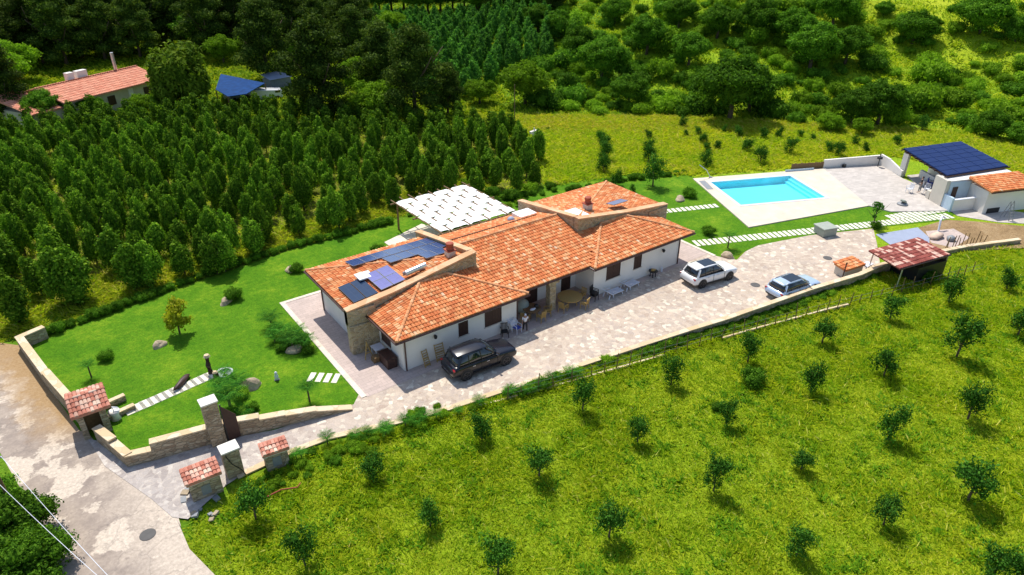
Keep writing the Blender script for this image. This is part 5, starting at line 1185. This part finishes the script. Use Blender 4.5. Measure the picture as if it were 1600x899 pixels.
# saplings and bushes of meadow and lawn
LAWNT = [(1020, 292, 1.15, 'dark round tree with a shadow on the lawn behind the house', 'tree', 1), (1077, 308, .8, 'dark bush beside the boulder left of the pool', 'bush', 0), (1107, 366, .65, 'low bush on the lawn between the two stepping paths', 'bush', 0), (168, 562, .55, 'small dark bush in the middle of the front lawn', 'bush', 0), (367, 467, .75, 'small dark shrub on the lawn beside a boulder', 'bush', 0), (591, 396, .7, 'dark bush behind the left roof eave on the back lawn', 'bush', 0), (463, 425, .6, 'dark bush by the back lawn boulder', 'bush', 0), (1367, 357, .55, 'low bush at the foot of the thin dark tree beside the path', 'bush', 0)]
for u, v, s, lb, cat, tr in LAWNT:
    x, y = P(u, v)
    if tr: tree('lawn_tree', lb, cat, (x, y, 0), FDC[2], FDT[1], 1.75)
    else: shrub('lawn_bush', lb, cat, (x, y, .02), random.choice(BUO), s)
YL = crown('yellow_crown', rg, field_blobs(rg), 1300, .1, L['yellow'], .3, shell=(.5, 1.2))
tree('yellow_tree', 'small yellow green tree with a shadow on the front lawn', 'tree', (*P(281, 522), 0), YL, FDT[0], 1.45)
tree('thin_tree', 'thin dark tree with sparse clumps beside the long stepping path', 'tree', (*P(1363, 356), 0), crown('sparse_crown', rg, [(-.5, 0, 1.7, .2, .2, .2), (0, .1, 1.9, .3, .3, .3), (.9, 0, 1.5, .35, .3, .25), (-.4, 0, 1.1, .15, .15, .15)], 500, .09, L['field'], .4), trunk_mesh('sparse_trunk', 1.7, .05, 4, rg, .0), 1.2)
for i, (u, v, s) in enumerate([(938, 222, .8), (943, 236, .95), (945, 252, 1.0), (942, 270, .95), (1013, 218, .6), (1013, 238, .85), (1013, 255, 1.0), (1066, 200, .7), (1072, 215, .5), (1090, 212, .6), (1098, 225, .75), (1104, 238, .6), (1102, 262, .9), (1130, 208, .5), (1153, 215, .7), (1166, 238, .9), (1187, 256, 1.0), (1192, 218, .7), (1216, 216, .7), (1233, 242, .95), (1295, 240, .8), (1310, 246, .9), (1335, 228, .6), (1352, 238, .6), (1250, 215, .5), (1270, 220, .5), (1120, 235, .6), (988, 300, .4), (962, 290, .8), (855, 205, .3), (838, 232, .5), (1400, 228, .7), (1440, 205, .9)]):
    x, y, z = G(u, v)
    lb = ('sapling in the meadow column left of the lone lawn tree, %s from the back' % ORD[i] if i < 4 else 'sapling in the meadow column behind the lone lawn tree, %s from the back' % ORD[i - 4] if i < 7 else 'dark sapling scattered in the yellow meadow behind the pool')
    tree('meadow_sapling', lb, 'tree', (x, y, z - .2), FDC[i % 5], FDT[0], s * 1.3, group='dark saplings in the yellow meadow')
# hedge along the lawn edge
HD = [(-18.6, 19.1), (-15.4, 19.7), (-11.3, 20.6), (-6.6, 21.6), (.8, 22.6), (6.8, 22.4), (11.3, 22.4)]
for a, b in zip(HD[:-1], HD[1:]):
    a_, b_ = Vector(a), Vector(b); n = int((b_ - a_).length / .8)
    for i in range(n):
        p = a_.lerp(b_, i / n); shrub('hedge_plant', 'low dark hedge plant along the back edge of the front lawn', 'hedge plant', (p.x, p.y + random.uniform(-.15, .15), 0), random.choice(BUO), random.uniform(.4, .65), group='hedge plants along the lawn')
for i in range(46):
    t_ = i / 45; p = Vector((13, 22.8)).lerp(Vector((44, 15.2)), t_); q = p + Vector((random.uniform(-.5, .5), random.uniform(-.3, .6)))
    shrub('border_plant', 'small dark plant in the border between meadow and back lawn', 'border plant', (q.x, q.y, 0), random.choice(BUO), random.uniform(.25, .55), group='plants of the meadow border')
for i, (u, v, s) in enumerate([(745, 300, 1.0), (770, 305, .8), (800, 312, .9), (830, 300, .8), (860, 295, .6), (730, 292, .8), (815, 322, .6), (790, 330, .7)]):
    x, y = P(u, v); shrub('border_bush', 'green bush between the pergola and the meadow, %s of the group' % ORD[i], 'bush', (x, y, 0), random.choice(BUB + BUO), s, group='bushes behind the pergola')
# palms and cycads
def palm_mesh(r, n=26, l=.9, wd=.05, up=.7):
    vs, fs = [], []
    for k in range(n):
        a = k * 2.399; e = up * (.25 + .75 * (1 - k / n)) + .1; seg = 6; pts = []
        for i in range(seg + 1):
            f = i / seg; rr = l * f * math.cos(e * (1 - f * .4)); z = l * (f * math.sin(e) - .55 * f * f * (1 - .3 * e)); pts.append((math.cos(a) * rr, math.sin(a) * rr, z))
        nx_, ny_ = -math.sin(a), math.cos(a)
        for i in range(1, seg + 1):
            for s_ in (-1, 1):
                for q in range(2):
                    f = (i - .5 * q) / seg; p0 = Vector(pts[i - 1]).lerp(Vector(pts[i]), 1 - .5 * q); ll = l * .34 * math.sin(math.pi * min(.97, .12 + f * .85)) + .03
                    b = len(vs); vs += [tuple(p0), (p0.x + nx_ * s_ * ll + math.cos(a) * ll * .5, p0.y + ny_ * s_ * ll + math.sin(a) * ll * .5, p0.z - ll * .25), (p0.x + math.cos(a) * wd, p0.y + math.sin(a) * wd, p0.z + .01)]; fs.append((b, b + 1, b + 2))
    return np_mesh('fronds', np.array(vs), np.array(fs), L['palm'])
PM = [palm_mesh(rg, 16, 1.0, .05, .8), palm_mesh(rg, 19, 1.15, .045, 1.15)]
def palm(label, x, y, h, s, pot=False, k=1, name='palm', group=None, z=.02):
    t = thing(name, label, 'palm', (x, y, z), random.uniform(0, 6), group)
    MB().tube([(0, 0, -.1), (.02, 0, h)], [.09 * s, .07 * s], 8).build('trunk', M['bark'], t)
    o = bpy.data.objects.new('fronds', PM[k]); link(o, t); o.location = (0, 0, h); o.scale = (s,) * 3
for u, v, h, s, lb in ((425, 512, .5, 1.3, 'dark palm at the back of the palm bed beside the apron'), (440, 528, .4, 1.3, 'palm in the middle of the palm bed'), (458, 545, .5, 1.4, 'palm above the boulder of the palm bed'), (478, 545, .4, 1.2, 'palm at the apron side of the palm bed'), (430, 535, .3, 1.0, 'small palm at the lawn side of the palm bed'), (465, 528, .4, 1.1, 'small palm at the back right of the palm bed'),
                       (362, 645, .9, 1.7, 'large cycad between the tall gate pillar and the pale boulder'), (345, 612, .3, 1.1, 'light green cycad at the end of the front stepping path'), (372, 605, .3, 1.3, 'dark cycad left of the long pale boulder'), (375, 660, .3, 1.2, 'light leafy palm at the foot of the gate pillar'), (352, 590, .3, .9, 'small palm in the white bowl on the front lawn'), (484, 628, .8, 1.0, 'small palm behind the driveway garden wall'), (143, 590, .7, .8, 'tiny palm tree on the lawn beside the tiled shelter'), (1137, 388, .9, 1.1, 'small palm on the lawn tip by the long stepping path')):
    palm(lb, *P(u, v), h * 1.3, s * .72)
t = thing('log_post', 'dark carved log post with a pale top standing on the front lawn', 'post', (*P(330, 584), 0)); MB().tube([(0, 0, 0), (-.05, 0, .7), (0, 0, 1.35)], [.2, .17, .15], 10).build('shaft', M['wood'], t); MB().tube([(0, 0, 1.35), (0, 0, 1.5)], [.22, .15], 10).build('top', M['coping_sand'], t)
t = thing('log_stump', 'short dark stump with a yellow top beside the log post', 'post', (*P(340, 598), 0)); MB().tube([(0, 0, 0), (0, 0, .8)], [.24, .16], 10).build('shaft', M['wood'], t); MB().tube([(0, 0, .8), (0, 0, .9)], [.17, .1], 10).build('top', M['coping_sand'], t)
t = thing('bowl_planter', 'white boat shaped bowl planter on the front lawn', 'planter', (*P(352, 588), 0)); MB()._l([(.2, 0), (.5, .3), (.55, .34), (.45, .3)], (0, 0, 0), 16).build('bowl', M['white'], t)
blob('driftwood_log', 'dark gnarled log lying across the front stepping path', 'log', *P(285, 601), .2, .85, .22, .2, 'wood', 12).rotation_euler = (0, 0, R(48))
k = 0
for u, v, sz_, lb in ((432, 520, .6, 'back'), (447, 537, .7, 'middle'), (470, 536, .6, 'right'), (440, 548, .45, 'lawn side'), (480, 552, .45, 'apron side')):
    shrub('bed_shrub', 'dark shrub in the palm bed beside the apron, %s one' % lb, 'shrub', (*P(u, v), 0), BUO[k % 4], sz_); k += 1
for u, v, sz_, lb in ((350, 618, .45, 'nearest the log post'), (375, 622, .6, 'below the pale boulder'), (358, 655, .6, 'against the gate pillar'), (382, 668, .45, 'beside the driveway wall'), (395, 640, .4, 'on its right side')):
    shrub('bed_shrub', 'green shrub in the planted bed by the gate, ' + lb, 'shrub', (*P(u, v), 0), (BUO + BUB)[k % 8], sz_); k += 1
t = thing('garden_statue', 'small white figurine on the front lawn right of the boulder', 'figurine', (*P(433, 594), .02)); MB().lathe([(.13, 0), (.1, .15), (.14, .3), (.07, .45), (.1, .55), (.03, .65)], (0, 0, 0), 10).build('figure', M['white'], t, True); MB().tube([(0, 0, -.02), (0, 0, .03)], .18, 10).build('base', M['black'], t)
t = thing('white_fountain', 'white stone fountain spout behind the low wall by the shelter', 'fountain', (*P(182, 655), 0)); MB().lathe([(.3, 0), (.2, .3), (.35, .6), (.1, .65)], (0, 0, 0), 12).build('bowl', M['plaster'], t, True); MB().tube([(0, 0, .6), (0, 0, .9), (.25, -.1, .8)], .05).build('spout', M['white'], t)
# planting strip between kerb and field
sp = []
for u in range(452, 940, 13):
    f = (u - 452) / (985 - 452); v = 722 + (560 - 722) * f - 18 * math.sin(math.pi * f) * -1; sp.append((u + random.uniform(-4, 4), v + random.uniform(-5, 7)))
for i, (u, v) in enumerate(sp):
    x, y = P(u, v); y = wally(x) - random.uniform(.35, .75); pos = 'left half' if u < 700 else 'right half'
    r_ = random.random()
    if r_ < .62 and u < 930: palm('spiky young palm in the planting strip below the driveway, %s' % pos, x, y, random.uniform(.15, .5), random.uniform(.36, .58), k=1, name='strip_palm', group='spiky palms in the strip, ' + pos)
    elif r_ < .88: shrub('strip_bush', 'low green bush in the planting strip below the driveway, %s' % pos, 'bush', (x, y, -.05), random.choice(BUO + BUB), random.uniform(.18, .38), group='low bushes in the strip, ' + pos)
for i in range(34):
    u = random.uniform(395, 700); v = 765 - (u - 395) * .42 + random.uniform(-10, 22); x, y, z = G(u, v)
    shrub('verge_bush', 'leafy green bush on the overgrown bank left of the first field tree row', 'bush', (x, y, z - .05), random.choice(BUO + BUB + BUB), random.uniform(.18, .42), group='bushes of the overgrown bank')
for i in range(48):
    x = 4 + i * .62 + random.uniform(-.2, .2); y = wally(x) - random.uniform(.3, .75); shrub('strip_shrub', 'small green shrub between boundary wall and fence posts, right half of the strip', 'shrub', (x, y, -.05), random.choice(BUO + BUB), random.uniform(.22, .48), group='small shrubs between wall and fence posts')
for i in range(60):
    t_ = i / 59; p = Vector((14, -7.95)).lerp(Vector((38, -11.3)), t_); shrub('wall_plant', 'low dark green plant at the foot of the boundary wall', 'plant', (p.x, p.y + random.uniform(-.1, .1), -.05), random.choice(BUO), random.uniform(.25, .42), group='plants at the foot of the boundary wall')
# bottom left: big bush and power pole
for i, (u, v, s, lb) in enumerate([(20, 850, 1.0, 'big dark leafy bush in the bottom left corner, upper part'), (45, 900, .95, 'big dark leafy bush in the bottom left corner, lower right part'), (-20, 900, 1.1, 'big dark leafy bush cut by the left photo edge'), (-30, 800, .9, 'dark leafy bush at the left photo edge below the road')]):
    x, y = P(u, v); tree('roadside_bush', lb, 'bush', (x, y, -1.2), OKC[i], None, s * .62)
t = thing('power_pole', 'thin dark utility pole in the bush at the lower left edge', 'pole', (*P(24, 800), 0)); MB().tube([(0, 0, 0), (0, 0, 3.6)], [.1, .07], 8).build('shaft', M['timber'], t); MB().bar((-.5, .0, 3.45), (.5, .0, 3.45), .07).build('crossarm', M['grey'], t)
px, py = P(24, 800)
def wirep(u, v, z): return (*P(u, v, z), z)
for lb, off in (('upper white cable crossing the lower left corner', 0), ('lower white cable crossing the lower left corner', -.3)):
    a = Vector((px + (.45 if off else -.45), py, 3.5)); e = Vector(wirep(250, 985, 4.2)); s0 = Vector(wirep(-60, 668, 4.2)) + Vector((off, off, 0)); pts = []
    for q0, q1 in ((s0, a), (a, e)):
        for i in range(10): f = i / 9; p = q0.lerp(q1, f); p.z -= .35 * math.sin(math.pi * f); pts.append(p)
    tag(MB().tube(pts, .012, 5).build('power_cable', M['white']), lb, 'cable')
t = thing('meadow_pole', 'thin tall wooden pole at the left end of the meadow', 'pole', (*P(804, 217), 0)); MB().tube([(0, 0, 0), (0, 0, 7)], [.07, .05], 6).build('shaft', M['timber'], t)
t = thing('meadow_standpipe', 'pale concrete post with a short crosspiece standing in the meadow', 'post', (*P(834, 229), 0)); MB().tube([(0, 0, 0), (0, 0, 1.7)], [.24, .22], 10).build('shaft', M['plaster'], t); MB().bar((-.6, .0, 1.85), (.6, 0, 1.95), .3).build('crosspiece', M['plaster'], t); MB().tube([(0, 0, 1.9), (.05, 0, 2.4)], [.12, .06], 8).build('tip', M['plaster'], t)
# rubble by the meter box
for i in range(26):
    u, v = random.uniform(282, 345), random.uniform(755, 812)
    if u < 300 and v > 790: continue
    x, y = P(u, v); 
    if -14.4 < x < -12.6 and -3.8 < y < -2.5: continue
    o = MB().prism([(-.15, -.1), (.16, -.12), (.2, .1), (-.1, .14)], 0, .1).build('rubble_stone', M['grey' if i % 2 else 'rock']); o.location = (x, y, .0); o.rotation_euler = (random.uniform(-.3, .3), random.uniform(-.3, .3), random.uniform(0, 6)); o.scale = (random.uniform(.5, 1.3),) * 3
    tag(o, 'loose grey or pale stone lying around the broken tiled meter box', 'stone', 'loose stones by the broken meter box')
tag(MB().tube([(*P(418, 778), .08), (*P(440, 768), .12), (*P(465, 764), .1), (*P(470, 757), .1)], .04, 6).build('pipe_length', M['clay']), 'rusty pipe lying in the grass right of the meter boxes', 'pipe')
# ------------------------------------------------------------ far house and yard
fh = thing('far_house', 'long low house with a salmon tiled roof at the upper left edge', 'house', (*P(170, 170), 0))
a_, b_ = Vector(P(100, 162, 3.0)), Vector(P(247, 125, 3.0)); d_ = (b_ - a_).normalized(); a_ = a_ - d_ * 6; fh.location = (a_.x, a_.y, 0); fh.rotation_euler = (0, 0, math.atan2(d_.y, d_.x)); Lh = (b_ - a_).length + 1
MB().box(6.5, Lh - .5, .6, 8.0, 0, 3.0).build('wall', M['plaster_far'], fh); MB().box(2, 6.5, .8, 8.5, 0, 2.3).build('wall', M['plaster_far'], fh)
roof([(6, 0), (Lh, 0), (Lh, 5.3), (6, 5.3)], (3.0, 0, .28), m='tile_far', parent=fh, tw=.4, tl=.6); rr = roof([(6, 5.3), (Lh, 5.3), (Lh, 9.8), (6, 9.8)], (3.0 + 5.3 * .56, 0, -.28), m='tile_far', parent=fh, tw=.4, tl=.6)
ridge([(6, 5.3, 4.5), (Lh, 5.3, 4.5)], rr, .14, 'tile_far')
roof([(1.5, .5), (6, .5), (6, 9.0), (1.5, 9.0)], (2.3, 0, .2), m='tile_far', parent=fh, tw=.4, tl=.6)
for x, l in ((Lh * .52, .5), (Lh * .6, .8)): MB().box(x - l, x + l, 5.5, 6.3, 3.8, 5.5).build('chimney', M['plaster'], fh)
MB().tube([(Lh * .86, 6, 4), (Lh * .86, 6, 7)], .25, 8).build('flue', M['aluminium'], fh)
for x in (9, 13, Lh - 3.5): MB().box(x, x + 1.2, .5, .62, 1.0, 2.3).build('window', M['wood'], fh)
MB().box(Lh - 6.2, Lh - 5.4, .5, .62, 0, 2.7).build('pillar', M['plaster'], fh)
t = thing('tarpaulin_roof', 'sloping blue tarpaulin roof over the yard beside the far house', 'tarpaulin roof')
TQ = [(345, 116), (414, 130), (385, 147), (356, 151), (337, 140)]
MB().prism([P(u, v, 2.6) for u, v in TQ], 2.55, 2.62).build('sheet', M['pale_tarp'], t)
for u, v in TQ[:2] + TQ[3:]: x, y = P(u, v, 2.6); MB().tube([(x, y, 0), (x, y, 2.55)], .08, 6).build('post', M['timber'], t)
t = thing('white_van', 'white van partly hidden among trees in the far yard', 'van', (*P(418, 156), 0), R(-10))
MB().prism([(-2.3, -.95), (2.3, -.95), (2.3, .95), (-2.3, .95)], .35, [1.9, 1.5, 1.5, 1.9]).build('body', M['paint_white'], t, bevel=.12); MB().box(1.2, 2.0, -.97, .97, 1.15, 1.5).build('windows', M['carglass'], t)
for a in (-1.5, 1.5):
    for b in (-.9, .9): MB().tube([(a, b - .1, .35), (a, b + .1, .35)], .35, 14).build('wheel', M['rubber'], t)
for lb, u, v, c in (('dark parked vehicle left of the white van in the far yard', 383, 152, 'paint_black'), ('grey vehicle trailer right of the blue tarpaulin', 372, 156, 'shade_green')):
    t = thing('yard_vehicle', lb, 'vehicle', (*P(u, v), 0), R(20)); MB().box(-1.9, 1.9, -.85, .85, .35, .95).build('body', M[c], t, bevel=.1); MB().prism([(-1.5, -.75), (1.0, -.75), (1.0, .75), (-1.5, .75)], .95, 1.45).build('cabin', M['carglass'], t, bevel=.1)
    for a in (-1.2, 1.2):
        for b in (-.8, .8): MB().tube([(a, b - .1, .33), (a, b + .1, .33)], .33, 12).build('wheel', M['rubber'], t)
t = thing('metal_shed', 'small grey sheet metal shed roof under the pine beside the yard', 'shed', (*P(435, 140), 0), R(10)); MB().box(-1.8, 1.8, -1.3, 1.3, 0, 2.0).build('body', M['grey'], t); MB().prism([(-2, -1.5), (2, -1.5), (2, 1.5), (-2, 1.5)], [2.0, 2.0, 2.5, 2.5], [2.06, 2.06, 2.56, 2.56]).build('roof', M['screed'], t)

# ------------------------------------------------------------ grasses (countless)
def tufts(name, label, n, polys, mat, hh, ww, seed, blades=4, spread=.12, filt=None, lean=1.1):
    r = np.random.default_rng(seed); P_ = []
    xs = [p[0] for p in polys]; ys = [p[1] for p in polys]
    while sum(len(a) for a in P_) < n:
        x = r.uniform(max(min(xs), -45), min(max(xs), 150), n * 2); y = r.uniform(min(ys), min(max(ys), 190), n * 2)
        m_ = inside_np(x, y, polys)
        if filt is not None: m_ &= filt(x, y, r)
        P_.append(np.stack([x[m_], y[m_]], 1))
        if sum(len(a) for a in P_) == 0: break
    p = np.concatenate(P_)[:n]; n = len(p); z = hgt(p[:, 0], p[:, 1])
    sc_ = r.uniform(.55, 1.35, n); V_, k = [], 0
    for b in range(blades):
        a = r.uniform(0, 6.28, n); dx, dy = np.cos(a), np.sin(a); h_ = hh * sc_ * r.uniform(.6, 1.2, n); l = h_ * r.uniform(.3, lean, n) * 2
        ox = p[:, 0] + r.normal(0, spread, n); oy = p[:, 1] + r.normal(0, spread, n); w_ = ww * sc_ * .5
        v0 = np.stack([ox - dy * w_, oy + dx * w_, z - .02], 1); v1 = np.stack([ox + dy * w_, oy - dx * w_, z - .02], 1)
        v2 = np.stack([ox + dx * l * .5 + dy * w_ * .8, oy + dy * l * .5 - dx * w_ * .8, z + h_ * .7], 1); v3 = np.stack([ox + dx * l, oy + dy * l, z + h_], 1)
        V_.append(np.stack([v0, v1, v2, v3], 1))
    v = np.concatenate(V_).reshape(-1, 3); f = np.arange(len(v)).reshape(-1, 4)
    o = bpy.data.objects.new(name, np_mesh(name, v, f, mat)); link(o); tag(o, label, kind='stuff'); return o
def vnoise(x, y, sc_, seed):
    q = np.random.default_rng(seed).random((256, 256)); X_, Y_ = x * sc_ + 500, y * sc_ + 500
    i, j = np.floor(X_).astype(int), np.floor(Y_).astype(int); u, v = X_ - i, Y_ - j; u = u * u * (3 - 2 * u); v = v * v * (3 - 2 * v)
    g = lambda a, b: q[a % 256, b % 256]
    return (g(i, j) * (1 - u) + g(i + 1, j) * u) * (1 - v) + (g(i, j + 1) * (1 - u) + g(i + 1, j + 1) * u) * v
def nf(sc_, th, sx=0):
    def f(x, y, r):
        return .5 * vnoise(x, y, sc_, sx) + .3 * vnoise(x, y, sc_ * 2.3, sx + 1) + .2 * vnoise(x, y, sc_ * 5, sx + 2) + r.normal(0, .03, x.shape) > th
    return f
def vis(x, y, r=None):
    cx_, cy_ = camxy(x, y); return (cy_ > 17) & (np.abs(cx_) < cy_ * .7 + 14)
def both(a): return lambda x, y, r: vis(x, y) & a(x, y, r)
FLD = [p for p in FIELD]
tufts('field_grass', 'sunlit yellow green grass of the young tree field', 72000, FLD, L['grass'], .11, .04, 1, 4, .16, vis)
tufts('field_grass_tall', 'taller yellow grass patches of the field', 9000, FLD, L['grass'], .24, .05, 2, 4, .14, both(nf(.35, .55, 1)))
tufts('field_weeds', 'darker green weeds spread through the field grass', 7000, FLD, L['weed'], .15, .08, 3, 5, .12, both(nf(1.5, .63, 14)))
tufts('meadow_grass', 'tall golden green grass of the meadow', 26000, MEADOW, L['straw'], .38, .09, 4, 4, .25, vis)
tufts('meadow_far_grass', 'drier golden strip of meadow grass along the far meadow edge', 6000, MEADOW, L['gold'], .36, .09, 44, 4, .25, lambda x, y, r: vis(x, y) & (camxy(x, y)[1] > 91))
tufts('plantation_grass', 'rough yellow grass under the planted rows', 9000, PLANT, L['straw'], .3, .08, 5, 4, .2, vis)
HILLP = [(30, 85), (20, 140), (60, 250), (150, 200), (150, 20), (100, -10), (72, 5), (86, 6), (74, 18), (60, 33), (38, 50)]
tufts('hillside_undergrowth', 'light green scrub and grass covering the hillside', 40000, HILLP, L['under'], .4, .2, 6, 5, .5, vis)
def nearpos(x, y, r): return vis(x, y) & (camxy(x, y)[1] < 150)
tufts('verge_undergrowth', 'green ground cover beyond the planted rows', 14000, [P(-60, 262), P(160, 187), P(700, 197), P(800, 207), G(800, 180)[:2], G(760, 110)[:2], (20, 140), (-60, 120), (-90, 60)], L['under'], .5, .2, 7, 5, .4, vis)
tufts('lane_edge_grass', 'grass strip between lawn hedge and planted trees', 7000, [(-24, 20), (-18, 19.6), (-6.6, 22), (.8, 23.2), (12, 23), (24, 24), (24, 30), (0, 27), (-24, 27)], L['straw'], .25, .06, 8, 4, .15, vis)
tufts('border_grass', 'grass between boundary wall and field kerb', 6000, [(-9, -3.6), (-3, -5), (9, -6.9), (20.4, -8.5), (31, -10), (39, -11), (39, -14), (31, -12.2), (20, -9.9), (9.5, -7.7), (-4, -5.3)], L['grass'], .2, .05, 9, 4, .1, vis)
